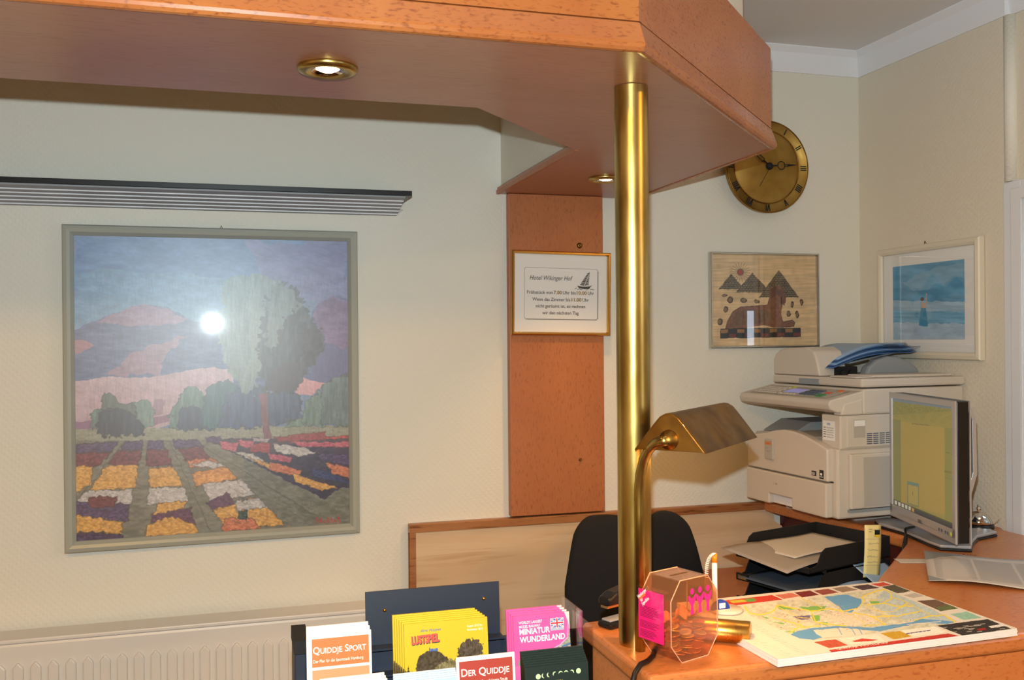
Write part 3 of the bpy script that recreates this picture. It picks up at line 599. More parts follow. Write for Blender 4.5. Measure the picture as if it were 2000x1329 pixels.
# papyrus picture
t = thing('framed_papyrus', 'silver framed papyrus picture of a sphinx lying before three pyramids', 'picture', (1.68, WY, -.04))
x0, x1, z0, z1 = 1.482, 1.887, -.037, .277; y = WY-.002
b = MB(); b.moulding(x0, z0, x1, z1, [(0, 0), (0, .016), (.002, .018), (.005, .018), (.0075, .012), (.008, .004)], y); b.build('frame', 'silverf', t)
cv = Canvas(300, 240, ((140, 738), (675, 748), (683, 1213), (150, 1210)), (214, 184, 140))
n1 = vnoise(cv.x*.012, cv.y*.16, 3)-.5; n2 = vnoise(cv.x*.05, cv.y*.03, 4)-.5; cv.c = cv.c*(1+.16*n1[:, :, None]+.08*n2[:, :, None])
rt = lambda q, c: cv.poly(q, c, 2, .06, 10, (.1, .1))
for k in range(20):
    a = 2*math.pi*k/20+.1; cv.line([(290+18*math.cos(a), 832+18*math.sin(a)), (290+52*math.cos(a), 832+50*math.sin(a))], 1.8, (120, 92, 60))
for q in ([(180, 920), (243, 840), (302, 908), (290, 921)], [(265, 937), (350, 835), (425, 915), (415, 938)], [(385, 963), (487, 822), (592, 964)]):
    rt(q, (122, 106, 80)); save = cv.c.copy()
    for r_ in range(14):
        yy_ = 828+r_*11; cv.line([(180, yy_), (600, yy_)], 2.4, (44, 38, 34))
        for c_ in range(30): cv.line([(180+c_*15+(r_ % 2)*7, yy_), (180+c_*15+(r_ % 2)*7, yy_+11)], 2, (44, 38, 34))
    X, Y_ = cv.x, cv.y; ins = np.zeros(X.shape, bool)
    for i in range(len(q)):
        (xa, ya), (xb, yb) = q[i], q[(i+1) % len(q)]
        if ya != yb: ins ^= ((ya > Y_) != (yb > Y_)) & (X < (xb-xa)*(Y_-ya)/(yb-ya)+xa)
    cv.c = np.where(ins[:, :, None], cv.c, save)
cv.disc(290, 832, 17, 18, (70, 96, 70)); cv.disc(290, 832, 13, 14, (172, 66, 52))
rt([(216, 1132), (228, 1085), (255, 1035), (292, 1012), (430, 1003), (440, 965), (433, 930), (456, 908), (490, 903), (512, 925), (524, 968), (519, 1010), (507, 1000), (500, 1050), (512, 1092), (558, 1082), (572, 1095), (566, 1116), (480, 1120), (400, 1108), (300, 1124)], (128, 84, 62))
rt([(240, 1110), (270, 1040), (320, 1025), (430, 1030), (470, 1080), (400, 1095), (280, 1112)], (112, 82, 56))
for k in range(5): cv.line([(436+k*3, 930+k*9), (470+k*2, 912+k*8), (500+k, 930+k*9)], 3, (44, 40, 50))
cv.line([(216, 1132), (228, 1085), (255, 1035), (292, 1012), (430, 1003), (440, 965)], 3, (70, 44, 36)); cv.line([(512, 1092), (558, 1082), (572, 1095), (566, 1116), (480, 1120)], 3, (70, 44, 36)); cv.line([(500, 965), (503, 1000)], 5, (44, 36, 34))
for q in ((210, 952, 15, 9), (240, 975, 14, 17), (218, 1024, 12, 17), (190, 1086, 13, 17), (308, 978, 16, 12), (376, 984, 15, 11), (557, 1000, 9, 16), (605, 992, 8, 17), (538, 1050, 11, 16), (583, 1052, 10, 20)):
    cv.disc(*q, (66, 52, 38), 3); cv.disc(q[0]-1, q[1], q[2]*.65, q[3]*.7, (134, 104, 72), 3)
cv.rect(192, 1122, 602, 1172, (40, 36, 38), wob=1.5)
for k in range(10):
    for r_ in range(2):
        if (k+r_) % 2 == 0: cv.rect(196+k*41, 1127+r_*22, 232+k*41, 1145+r_*22, ((150, 110, 66), (112, 50, 44))[k % 2], wob=1)
cv.build('papyrus_sheet', WB, x0+.007, z0+.007, x1-.007, z1-.007, y-.006, 'print', t)
b = MB(); b.box((x0+.007, y-.0105, z0+.007), (x1-.007, y-.009, z1-.007)); b.build('glass_pane', 'pane2', t)

# beach picture on the side wall
F = WR(); x0, x1, z0, z1 = -2.675, -2.224, -.074, .282; y = WX-.002
t = thing('framed_beach_print', 'cream framed print of a figure in a blue skirt on a pale blue beach', 'picture', (WX, 2.45, z0))
b = MB(F); b.moulding(x0, z0, x1, z1, [(0, 0), (0, .016), (.003, .020), (.013, .022), (.020, .018), (.022, .010)], y); b.build('frame', 'creamf', t)
b = MB(F); b.box((x0+.02, y-.008, z0+.02), (x1-.02, y-.003, z1-.02)); b.build('mount_board', 'paper', t)
cv = Canvas(180, 160, ((1073, 805), (1441, 762), (1451, 1180), (1085, 1187)), (104, 168, 204))
cv.rect(1060, 750, 1460, 990, (98, 164, 202), wob=8, wf=.02, var=14, vf=(.01, .03))
cv.poly([(1120, 900), (1200, 850), (1300, 820), (1441, 790), (1445, 860), (1300, 900), (1180, 930)], (150, 188, 210), 16, .02, 12, (.02, .05), a=.5)
cv.rect(1060, 985, 1460, 1040, (156, 190, 212), wob=5, wf=.03, var=12, vf=(.01, .1)); cv.rect(1060, 1038, 1460, 1100, (120, 178, 210), wob=6, wf=.03, var=16, vf=(.01, .1)); cv.rect(1060, 1098, 1460, 1200, (170, 196, 216), wob=5, wf=.03, var=10, vf=(.02, .05))
cv.poly([(1228, 1018), (1250, 1018), (1258, 1070), (1262, 1115), (1240, 1118), (1216, 1112), (1220, 1065)], (64, 146, 184), 2); cv.poly([(1228, 1020), (1225, 990), (1250, 992), (1250, 1020)], (206, 176, 160), 1); cv.disc(1231, 974, 9, 11, (96, 80, 84)); cv.line([(1250, 995), (1252, 945)], 5, (200, 176, 166))
cv.build('beach_print', F, -2.607, -.014, -2.292, .222, y-.0085, 'print', t)
b = MB(F); b.box((x0+.0205, y-.0125, z0+.0205), (x1-.0205, y-.011, z1-.0205)); b.build('glass_pane', 'pane2', t)
hook(t, -2.46, z1+.002, y, F)

# wall clock
CX, CZc, CR = 1.676, .556, .150
t = thing('wall_clock', 'round brass wall clock with dark roman numerals partly behind the canopy', 'clock', (CX, WY, CZc-CR))
b = MB(); b.lathe([(0, -.001), (.115, -.001), (.135, -.012), (.140, -.030), (CR, -.034), (CR, -.048), (CR-.004, -.050), (CR-.005, -.046), (.122, -.044), (.120, -.042)], (CX, WY, CZc), 72, axis='y'); b.build('case', 'clock', t)
b = MB(); b.lathe([(CR-.0008, -.0485), (CR+.0012, -.050), (CR-.001, -.0525), (CR-.004, -.050)], (CX, WY, CZc), 72, axis='y'); b.lathe([(.121, -.044), (.119, -.0475), (.117, -.044)], (CX, WY, CZc), 72, axis='y'); b.build('rim', 'brassd', t)
b = MB(); b.lathe([(.1185, -.044), (.10, -.050), (.06, -.056), (.0, -.0575)], (CX, WY, CZc), 64, axis='y'); b.build('dial', 'clock', t)
b = MB(); ROM = {1: 'I', 2: 'II', 3: 'III', 4: 'IIII', 5: 'V', 6: 'VI', 7: 'VII', 8: 'VIII', 9: 'IX', 10: 'X', 11: 'XI', 12: 'XII'}
for h in range(1, 13):
    T = Matrix.Translation((CX, WY-.0475, CZc)) @ Matrix.Rotation(R(h*30), 4, 'Y')
    s = ROM[h]; wds = {'I': .0062, 'V': .013, 'X': .013}; tot = sum(wds[c] for c in s); x = -tot/2
    def st(xa, za, xb, zb, w=.0036): b.add([(xa-w/2, 0, za), (xa+w/2, 0, za), (xb+w/2, 0, zb), (xb-w/2, 0, zb)], [(0, 1, 2, 3)], T=T)
    za, zb = .1225, .1465
    for c in s:
        wc = wds[c]
        if c == 'I': st(x+wc/2, za, x+wc/2, zb)
        elif c == 'V': st(x+wc/2, za, x+.0015, zb); st(x+wc/2, za, x+wc-.0015, zb)
        else: st(x+.0015, za, x+wc-.0015, zb); st(x+wc-.0015, za, x+.0015, zb)
        x += wc
b.build('numerals', 'blackm', t)
def hand(ang, L, ring, w, yb, name):
    T = Matrix.Translation((CX, yb, CZc)) @ Matrix.Rotation(R(ang), 4, 'Y'); b = MB()
    def rod(z0_, z1_, xa=0, xb=0, w0=w, w1=w): b.add([(xa-w0/2, 0, z0_), (xa+w0/2, 0, z0_), (xb+w1/2, 0, z1_), (xb-w1/2, 0, z1_), (xa-w0/2, -.0015, z0_), (xa+w0/2, -.0015, z0_), (xb+w1/2, -.0015, z1_), (xb-w1/2, -.0015, z1_)], [(0, 1, 2, 3), (4, 7, 6, 5), (0, 4, 5, 1), (2, 6, 7, 3), (1, 5, 6, 2), (0, 3, 7, 4)], T=T)
    if ring:
        rod(-.004, ring-.014); rr = .013
        pts = [(T @ Vector((rr*math.sin(a), -.0008, ring+rr*math.cos(a)))) for a in [2*math.pi*k/24 for k in range(24)]]
        b.tube(pts, .0016, 8, closed=True); rod(ring+rr, ring+rr+.012, -.003, -.003, .0018, .0018); rod(ring+rr, ring+rr+.012, .003, .003, .0018, .0018); rod(ring+rr+.010, L, 0, 0, .008, .001)
    else:
        rod(-.004, L*.35); rod(L*.35, L*.85, -.006, -.004, .002, .002); rod(L*.35, L*.85, .006, .004, .002, .002); rod(L*.35-.001, L*.35+.001, 0, 0, .013, .013); rod(L*.84, L, 0, 0, .009, .001)
    b.build(name, 'blackm', t)
hand(308, .083, 0, .004, WY-.061, 'hour_hand'); hand(86, .098, .040, .004, WY-.064, 'minute_hand')
b = MB(); b.lathe([(.012, -.056), (.012, -.062), (.006, -.068), (0, -.069)], (CX, WY, CZc), 24, axis='y'); b.build('hub', 'blackm', t)
a = R(211); b = MB(); b.tube([(CX, WY-.067, CZc), (CX+.08*math.sin(a), WY-.066, CZc+.08*math.cos(a))], .0008, 6); b.build('second_hand', 'blackm', t)
# ---------------------------------------------------------------- counter
t = thing('reception_counter', 'orange wood reception counter with rounded edge wrapping around the desk area', 'counter', (1.3, 1.6, FL))
top = [(.626, 1.383), (2.035, 1.383), (2.035, 2.14), (2.056, 2.16), (2.056, 2.760), (1.659, 2.760), (1.715, 2.15), (1.675, 2.085), (1.30, 1.735), (.626, 1.694)]
b = MB(); b.prism(top, CTR-.034, CTR); b.build('counter_top', 'top', t, bevel=.010, seg=4)
b = MB(); b.box((.652, 1.389, FL), (2.03, 1.414, CTR-.0345)); b.build('front_panel', 'top', t)
b = MB(); b.box((.634, 1.39, FL), (.652, 1.655, CTR-.0345)); b.build('end_panel', 'top', t)
inn = [(1.738, 2.786), (1.765, 2.13), (1.715, 2.062), (1.335, 1.705), (.66, 1.662)]
b = MB(); sweep(b, inn, [(0, FL), (-.018, FL), (-.018, CTR-.0345), (0, CTR-.0345)]); b.build('inner_panel', 'bordeaux', t)
o = MB().prism([(1.27, 1.80), (1.40, 1.80), (1.70, 2.09), (1.735, 2.15), (1.71, 2.76), (1.27, 2.76)], -.778, -.75).build('lower_shelf', 'mapled', bevel=.003)
tag(o, 'low inner desk shelf carrying the black letter trays behind the counter', 'shelf')
# supports of the shelf
b = MB(); b.box((1.44, 1.90, FL), (1.46, 2.75, -.779)); b.build('support_panel', 'mapled', o)

# lobby floor rack with brochures
RK = thing('brochure_rack', 'dark navy metal brochure rack with a tall back plate beside the counter', 'rack', (.33, 1.5, FL))
b = MB(); b.add([(.204, 1.566, -.9), (.436, 1.566, -.9), (.436, 1.590, -.423), (.204, 1.590, -.423), (.204, 1.570, -.9), (.436, 1.570, -.9), (.436, 1.594, -.423), (.204, 1.594, -.423)],
                [(0, 1, 2, 3), (4, 7, 6, 5), (0, 4, 5, 1), (2, 6, 7, 3), (1, 5, 6, 2), (0, 3, 7, 4)])
for z in (-.512, -.556): b.box((.2035, 1.560, z-.0015), (.4365, 1.585, z+.0015))
b.build('back_plate', 'navy', RK)
for x, z, y in ((.236, -.455, 1.5885), (.408, -.450, 1.5885), (.236, -.574, 1.582)): MB().lathe([(.0030, 0), (.002, -.002), (0, -.0025)], (x, y, z), 12, axis='y').build('screw', 'brasst', RK)
b = MB()
b.box((.084, 1.52, FL), (.102, 1.60, -.472)); b.box((.562, 1.52, FL), (.572, 1.60, -.56)); b.box((.102, 1.592, FL), (.562, 1.60, -.52))
b.box((.084, 1.33, FL), (.090, 1.52, -.60)); b.box((.566, 1.33, FL), (.572, 1.52, -.60)); b.box((.10, 1.33, FL), (.56, 1.36, -1.3)); b.build('rack_body', 'navy', RK, bevel=.002)
MB().box((.083, 1.512, -.490), (.106, 1.602, -.470)).build('side_bracket', 'blackm', RK, label='dark bracket on the rack side'); MB().box((.086, 1.503, -.64), (.100, 1.52, -.537)).build('side_clip', 'body', RK)
for z, y0, y1 in ((-.674, 1.44, 1.592), (-.724, 1.345, 1.44)):
    b = MB(); b.box((.1025, y0, z-.003), (.5615, y1, z)); b.box((.1025, y0, z-.003), (.5615, y0+.003, z+.05)); b.build('pocket_shelf', 'navy', RK)
b = MB(); b.box((.5405, 1.46, -.60), (.5425, 1.56, -.448)); b.box((.5425, 1.558, -.60), (.5605, 1.56, -.47)); b.box((.5590, 1.46, -.60), (.5605, 1.558, -.474)); b.build('acrylic_holder', 'clear2', RK)
ORD = ('', 'second', 'third', 'fourth', 'fifth', 'sixth', 'seventh', 'eighth')
TILT = Matrix.Rotation(R(-7), 4, 'X')
def brochure(x, y, ztop, w, h, th, m, label, group, name='brochure', rz=0):
    t = thing(name, label, 'brochure', (x, y, ztop), group, T=Matrix.Rotation(R(rz), 4, 'Z') @ TILT)
    F = Matrix.Translation((0, 0, -E)) @ ROOTM[t.name]
    b = MB(F); b.box((0, 0, -h), (w, th, 0)); b.build('pages', m, t)
    return t, F
def stack(t, n, d, label, group, flip=1):
    for k in range(1, n):
        l = label
        q = dup(t, Vector(d)*k, l, group)
# back row
t, F = brochure(.1045, 1.500, -.4585, .0965, .20, .004, 'paper', 'white brochure with orange Quiddje Sport title box, front of its stack', 'Quiddje Sport brochures'); t['label'] = 'white and orange Quiddje Sport brochure at the upper left of the rack, frontmost'
b = MB(F); b.box((.0045, -.0004, -.049), (.0925, 0, -.0065)); b.build('title_panel', 'orange', t)
b = MB(F); b.box((.0045, -.0004, -.085), (.0925, 0, -.0535)); b.build('photo_panel', 'tan', t); b = MB(F); b.prismy([(.042, -.085), (.0925, -.070), (.0925, -.085)], -.0007, -.0004); b.build('banner', 'orange', t)
b = MB(F); b.text('Quiddje Sport', .0055, -.029, .0152, -.0008, caps=True, bold=.012, sx=.90); b.text('Der Plan für die Sportstadt Hamburg', .0058, -.0425, .0068, -.0008, sx=.76); b.text('Hamburg', .066, -.078, .005, -.0010, rot=.2); b.build('lettering', 'inkw', t)
for k in (1, 2): dup(t, (-.0016*k, .0052*k, .0052*k), ORD[k]+' white and orange Quiddje Sport brochure from the front at the upper left', 'Quiddje Sport brochures behind the front one')
w, h = .139, .205
t, F = brochure(.2555, 1.515, -.4595, w, h, .005, 'yellow', 'yellow Lustspiel magazine with two hair-topped heads, frontmost of its stack', 'Lustspiel magazines'); del t['group']
cv = Canvas(260, 200, ((0, 0), (139, 0), (139, 106), (0, 106)), (208, 184, 44))
cv.poly([(14, 106), (18, 70), (24, 52), (38, 44), (54, 46), (68, 56), (76, 68), (82, 106)], (74, 64, 46), 1.5, .2, 16, (.3, .3))
cv.poly([(30, 106), (40, 84), (56, 68), (78, 62), (90, 70), (86, 100), (80, 106)], (120, 112, 76), 3, .3, 26, (.6, .3)); cv.poly([(44, 106), (50, 86), (64, 78), (80, 82), (82, 106)], (206, 160, 120), 2, .3, 10)
cv.poly([(82, 106), (84, 64), (92, 42), (106, 34), (122, 34), (130, 46), (129, 62), (124, 60), (106, 66), (96, 84), (94, 106)], (76, 66, 52), 3.5, .35, 26, (.8, .3))
cv.poly([(94, 106), (96, 80), (108, 64), (124, 60), (128, 74), (128, 106)], (222, 168, 122), 1, .2, 8)
cv.poly([(0, 106), (0, 70), (3, 76), (6, 66), (8, 80), (12, 74), (16, 106)], (60, 50, 34), 1, .5, 10)
cv.build('cover_print', F, 0, -.106, w, 0, -.0006, 'gloss', t)
b = MB(F); b.text('LUSTSPIEL', .0115, -.0325, .0175, -.0014, bold=.05, sx=.58, rot=.03); b.build('lettering', 'inkr', t, label='red comic title'); b = MB(F); b.text('LUSTSPIEL', .0125, -.0337, .0175, -.0010, bold=.06, sx=.58, rot=.03); b.build('lettering_shadow', 'ink', t)
b = MB(F); b.text('Alma Hoppes', .026, -.0145, .0062, -.0012, italic=.4); b.text('haus', .040, -.046, .008, -.0012, bold=.05); b.build('lettering', 'inkb', t, label='blue script lettering'); b = MB(F); b.text('August 2012 bis', .104, -.0135, .0050, -.0012, sx=.8); b.text('November 2012', .104, -.0195, .0050, -.0012, sx=.8); b.build('lettering', 'inkw', t)
for k in range(1, 6): dup(t, (-.0028*k, .0056*k, .0016*k), ORD[k]+' yellow Lustspiel magazine from the front of its stack, only edges showing', 'yellow magazines behind the front one')
w = .098
t, F = brochure(.4365, 1.506, -.4605, w, .20, .004, 'pink', 'pink Miniatur Wunderland brochure with British flag, frontmost of its stack', None)
cv = Canvas(200, 160, ((0, 0), (98, 0), (98, 80), (0, 80)), (240, 92, 164))
cv.poly([(98, 30), (94, 44), (80, 54), (50, 66), (26, 74), (30, 80), (98, 80)], (150, 160, 140), 0, .1, 40, (.25, .3)); cv.line([(90, 0), (96, 16), (94, 42), (80, 53), (50, 65), (26, 73)], 1.4, (255, 180, 220))
cv.poly([(98, 0), (98, 30), (96, 16), (90, 0)], (214, 214, 200)); cv.poly([(6, 80), (7, 72), (12, 68), (13, 58), (14, 68), (19, 72), (20, 80)], (120, 150, 124)); cv.line([(84, 56), (98, 53)], 2, (70, 110, 180))
cv.rect(64, 9, 88, 29, (170, 180, 200)); cv.rect(66, 10.5, 86.5, 24, (72, 110, 184))
for a_, b_ in (((66, 10.5), (86.5, 24)), ((86.5, 10.5), (66, 24))): cv.line([a_, b_], 2.6, (236, 236, 240)); cv.line([a_, b_], .9, (214, 60, 70))
cv.line([(66, 17.2), (86.5, 17.2)], 4.4, (236, 236, 240)); cv.line([(76.2, 10.5), (76.2, 24)], 4.4, (236, 236, 240)); cv.line([(66, 17.2), (86.5, 17.2)], 2.4, (214, 50, 60)); cv.line([(76.2, 10.5), (76.2, 24)], 2.4, (214, 50, 60))
cv.build('cover_print', F, 0, -.08, w, 0, -.0006, 'gloss', t)
b = MB(F); b.text("WORLD'S LARGEST", .009, -.0135, .0060, -.0012, bold=.015, sx=.78); b.text('MODEL RAILWAY', .009, -.0200, .0060, -.0012, bold=.015, sx=.78); b.fit('MINIATUR', .0095, .063, -.0305, .0130, -.0012, bold=.03); b.fit('WUNDERLAND', .0095, .089, -.0435, .0130, -.0012, bold=.03); b.build('lettering', 'inkw', t)
for k in range(1, 4): dup(t, (-.0026*k, .0052*k, .0024*k), ORD[k]+' pink Wunderland brochure from the front of its stack', 'pink brochures behind the front one')
# front row
t, F = brochure(.3165, 1.405, -.4845, .0925, .20, .003, 'paper', 'white brochure with brick red Der Quiddje title box in the front row', None)
b = MB(F); b.box((.0045, -.0004, -.046), (.0885, 0, -.0065)); b.build('title_panel', 'red', t)
b = MB(F); b.text('Der Quiddje', .0065, -.0285, .0160, -.0008, caps=True, bold=.012, sx=.92); b.text('Der Plan für die schönste Stadt', .0068, -.0405, .0072, -.0008, sx=.80); b.build('lettering', 'inkw', t)
t, F = brochure(.4215, 1.392, -.5065, .1035, .20, .004, 'dkgreen', 'dark green Planetarium brochure with moon phases, frontmost of its stack', None)
b = MB(F)
def moon(cx, cz, r_, ph):
    pts = [(cx+r_*math.sin(a), cz+r_*math.cos(a)) for a in [2*math.pi*k/24 for k in range(24)]]
    if ph == 0: b.prismy(pts, -.0006, -.0003); return
    d = Vector((math.cos(R(ph)), math.sin(R(ph)))); c2 = (cx+d.x*r_*.55, cz+d.y*r_*.55)
    out = [(cx-d.x*r_*math.cos(a)+d.y*r_*math.sin(a), cz-d.y*r_*math.cos(a)-d.x*r_*math.sin(a)) for a in [R(-95+k*190/12) for k in range(13)]]
    inn_ = [(cx+d.x*r_*.18-d.x*r_*.62*math.cos(a)+d.y*r_*math.sin(a), cz+d.y*r_*.18-d.y*r_*.62*math.cos(a)-d.x*r_*math.sin(a)) for a in [R(90-k*180/12) for k in range(13)]]
    n = len(out); b.add([(x_, -.0005, z_) for x_, z_ in out+inn_], [(i, i+1, 2*n-2-i, 2*n-1-i) for i in range(n-1)])
for k, (x_, z_, ph) in enumerate(((.0210, -.0150, 0), (.0300, -.0145, 0), (.0385, -.0140, 0), (.0480, -.0135, -40), (.0575, -.0135, -80), (.0665, -.0135, -90), (.0760, -.0135, -130), (.0870, -.0130, 0))):
    if k in (1, 2): moon(x_, z_, .0036, 10)
    else: moon(x_, z_, .0040 if ph == 0 else .0034, ph)
b.build('moon_phases', 'inkm', t)
b = MB(F); b.text('Planetarium', .0265, -.0265, .0068, -.0006, caps=True, sx=.95); b.build('lettering', 'inky', t)
b = MB(F); rr = random.Random(3)
for k in range(60):
    x_, z_, s_ = rr.uniform(.003, .10), rr.uniform(-.09, -.032), rr.uniform(.0002, .0005); b.box((x_, -.0004, z_), (x_+s_, -.0002, z_+s_))
b.build('printed_stars', 'inkw', t)
for k in range(1, 8): dup(t, (.0004*k, .0045*k, .0021*k), ORD[k]+' dark green Planetarium brochure from the front of its stack', 'dark brochures behind the front one')
t, F = brochure(.2185, 1.388, -.5055, .095, .20, .003, 'blue', 'pale blue brochure with faint script in the front row, frontmost of its stack', None)
b = MB(F); b.text('Flügelt', .058, -.0155, .0145, -.0006, italic=.25, sx=.7); b.build('lettering', 'inkb', t)
b = MB(F); b.box((0, -.0003, -.0012), (.095, 0, 0)); b.build('white_margin', 'paper', t)
for k in range(1, 5): dup(t, (.0006*k, .0048*k, .0014*k), ORD[k]+' pale blue brochure from the front of its stack in the rack', 'pale blue brochures behind the front one')
t, F = brochure(.1185, 1.384, -.5055, .0945, .20, .003, 'paper', 'white brochure with orange box at the lower left of the rack, frontmost', None)
b = MB(F); b.box((.0045, -.0004, -.046), (.0905, 0, -.0065)); b.build('title_panel', 'orange', t)
for k in range(1, 5): dup(t, (-.0014*k, .0055*k, .0026*k), ORD[k]+' white brochure from the front of the lower left stack', 'white brochures at the lower left behind the front one')

# office chair
t = thing('office_chair', 'black fabric office chair with rounded backrest behind the counter', 'chair', (1.045, 2.30, FL))
CXc = 1.052
b = MB()
def back(u, v, y0):
    tz = (1-v)*.46; z = -.503-tz; hw_ = .152+.047*min(1, tz/.17)**.8-max(0, tz-.30)*.12
    if tz < .045: hw_ -= .045-math.sqrt(max(0, .045**2-(.045-tz)**2))
    x = (u-.5)*2*hw_; return (CXc+x, y0-.045*(1-(2*u-1)**2)+.10*(v-.5)**2, z-.010*(2*u-1)**2*max(0, (v-.8)/.2))
b.grid(lambda u, v: back(u, 1-(1-v)**1.6, 2.43), 24, 30); b.build('backrest', 'fabric', t, solid=.045, bevel=0)
b = MB(); pts = [(CXc+.23*math.cos(a)*(abs(math.cos(a))**-.3 if abs(math.cos(a)) > .05 else 1), 2.18+.22*math.sin(a)) for a in [2*math.pi*k/32 for k in range(32)]]
b.prism(pts, -1.17, -1.10); b.build('seat', 'fabric', t, bevel=.025, seg=4)
b = MB(); b.tube([(CXc, 2.20, -1.18), (CXc, 2.36, -1.19), (CXc, 2.45, -1.12), (CXc, 2.455, -.85)], .018, 12); b.build('back_support', 'black', t)
b = MB(); b.cyl((CXc, 2.20, -1.50), (CXc, 2.20, -1.18), .025); b.build('gas_lift', 'black', t)
for k in range(5):
    a = 2*math.pi*k/5+.3; c_, s_ = math.cos(a), math.sin(a)
    b = MB(); b.tube([(CXc+.02*c_, 2.2+.02*s_, -1.49), (CXc+.27*c_, 2.2+.27*s_, -1.53)], [.022, .014], 10); b.build('leg', 'black', t)
    b = MB(); b.cyl((CXc+.27*c_-.015*s_, 2.2+.27*s_+.015*c_, -1.572), (CXc+.27*c_+.015*s_, 2.2+.27*s_-.015*c_, -1.572), .027, n=20); b.build('caster', 'black', t)

# banker's lamp on the pole
AX = Vector((.735, .678, 0)); PR = Vector((.678, -.735, 0)); C0 = Vector((.689, 1.436, 0)); LEN = .283
F = frame_matrix(tuple(C0), tuple(PR), tuple(AX), (0, 0, 1))     # x across, y along the shade
t = thing('brass_desk_lamp', 'aged brass banker style lamp with tent shaped shade clamped to the pole', 'lamp', (.69, 1.47, CTR))
prof = [(-.062, -.190), (-.024, -.142), (-.016, -.133), (-.007, -.128), (0, -.127), (.007, -.128), (.016, -.133), (.024, -.142), (.062, -.190)]
b = MB(F); n = len(prof); b.add([(x, y_, z) for y_ in (0, LEN) for x, z in prof], [(i, i+1, n+i+1, n+i) for i in range(n-1)]); b.build('shade', 'brassd', t, solid=.0022)
for y0_ in (-.0015, LEN-.0005): MB(F).prismy([(-.0605, -.1885)]+[(x*.97, z-.001) for x, z in prof[1:-1]]+[(.0605, -.1885)], y0_, y0_+.002).build('end_cap', 'brassd', t, bevel=.0006)
b = MB(F @ Matrix.Translation((0, 0, -.170))); b.lathe([(0, -.016), (.008, -.015), (.011, -.009), (.016, -.006), (.017, -.001)], (0, 0, 0), 32, axis='y'); b.build('knuckle', 'brassd', t)
b = MB(); b.tube([(.664, 1.5052, CTR+.001), (.664, 1.5052, -.30), (.6640, 1.505, -.265), (.6642, 1.499, -.235), (.6655, 1.487, -.208), (.668, 1.470, -.188), (.6715, 1.450, -.176), (.677, 1.432, -.171), (.682, 1.4275, -.170)], .0088, 16); b.build('gooseneck', 'brass', t)
b = MB(F); b.cyl((0, .06, -.160), (0, .22, -.160), .010, n=16); b.build('bulb', 'bulb', t)
lamp('desk_lamp_bulb_light', 'POINT', tuple(C0+AX*.13+Vector((.0, .0, -.178))), 4.2, (1, .50, .15), .012)

# brass tube lying on the counter
a0, a1 = Vector((.722, 1.578, CTR+.0200)), Vector((.862, 1.478, CTR+.0200)); d = (a1-a0).normalized()
b = MB(); b.tube([a0, a0+d*.001, a1-d*.0015, a1], [.0185, .0198, .0198, .0185], 48); tag(b.build('brass_tube', 'brasst'), 'short thick brass tube lying on the counter beside the map pad', 'tube')

# black cable over the counter edge
b = MB(); b.tube([(.690, 1.50, CTR+.005), (.668, 1.462, CTR+.005), (.648, 1.440, CTR+.005), (.630, 1.428, CTR+.0055), (.617, 1.420, CTR-.004), (.607, 1.412, CTR-.022), (.602, 1.405, CTR-.06), (.600, 1.40, CTR-.14), (.602, 1.40, FL+.02)], .0045, 12)
tag(b.build('power_cable', 'cable'), 'black power cable hanging over the corner of the counter below the pole', 'cable')

# stapler
F = rotz((.650, 1.640, CTR), 22)
t = thing('stapler', 'black and silver stapler standing on the counter left of the pole', 'stapler', (.65, 1.64, CTR))
b = MB(F); b.box((0, -.018, .0), (.10, .018, .012)); b.build('base', 'black', t, bevel=.005)
b = MB(F); b.box((.006, -.012, .0122), (.07, .012, .0165)); b.build('anvil', 'silver', t, bevel=.002)
b = MB(F); b.box((.002, -.009, .038), (.09, .009, .0425)); b.build('magazine', 'chrome', t)
b = MB(F); b.prismy([(0, .043), (.095, .043), (.105, .050), (.105, .058), (.06, .072), (.02, .066), (0, .056)], -.015, .015); b.build('handle', 'black', t, bevel=.005)
b = MB(F); b.box((.082, -.013, .0122), (.098, .013, .0430)); b.build('hinge', 'black', t)

# collection box
F = rotz((.681, 1.419, CTR+.0006), 20); W_, D_, H_ = .112, .070, .136; ch = .024; cz = .031
octo = [(ch, 0), (W_-ch, 0), (W_, cz), (W_, H_-cz), (W_-ch, H_), (ch*.9, H_), (0, H_-cz), (0, cz)]
t = thing('donation_box', 'clear eight-sided acrylic collection box holding coins on the counter', 'box', (.74, 1.46, CTR))
wl = .0025
octi = [(x+(wl if x < W_/2 else -wl), z+(wl if z < H_/2 else -wl)) for x, z in octo]
b = MB(F); b.prismy(octo, 0, wl); b.build('front_pane', 'clear', t, bevel=.0006)
b = MB(F); b.prismy(octo, D_-wl, D_); b.build('back_pane', 'clear', t, bevel=.0006)
b = MB(F); m_ = len(octo)
b.add([(x, y_, z) for y_ in (wl+.0002, D_-wl-.0002) for x, z in octo+octi], [q for i in range(m_) for q in ((i, (i+1) % m_, 2*m_+(i+1) % m_, 2*m_+i), (m_+i, 3*m_+i, 3*m_+(i+1) % m_, m_+(i+1) % m_))]+[(k_+i, k_+m_+i, k_+m_+(i+1) % m_, k_+(i+1) % m_) for k_ in (0, 2*m_) for i in range(m_)])
b.build('side_panes', 'clear', t)
b = MB(F)
for y_ in (0, D_):
    P_ = [(x, y_, z) for x, z in octo]; b.tube(P_, .0010, 6, closed=True)
b.build('polished_edges', 'edge', t)
b = MB(F); b.box((.035, D_*.46, H_-.0001), (.075, D_*.53, H_+.0004)); b.build('coin_slot', 'brassd', t)
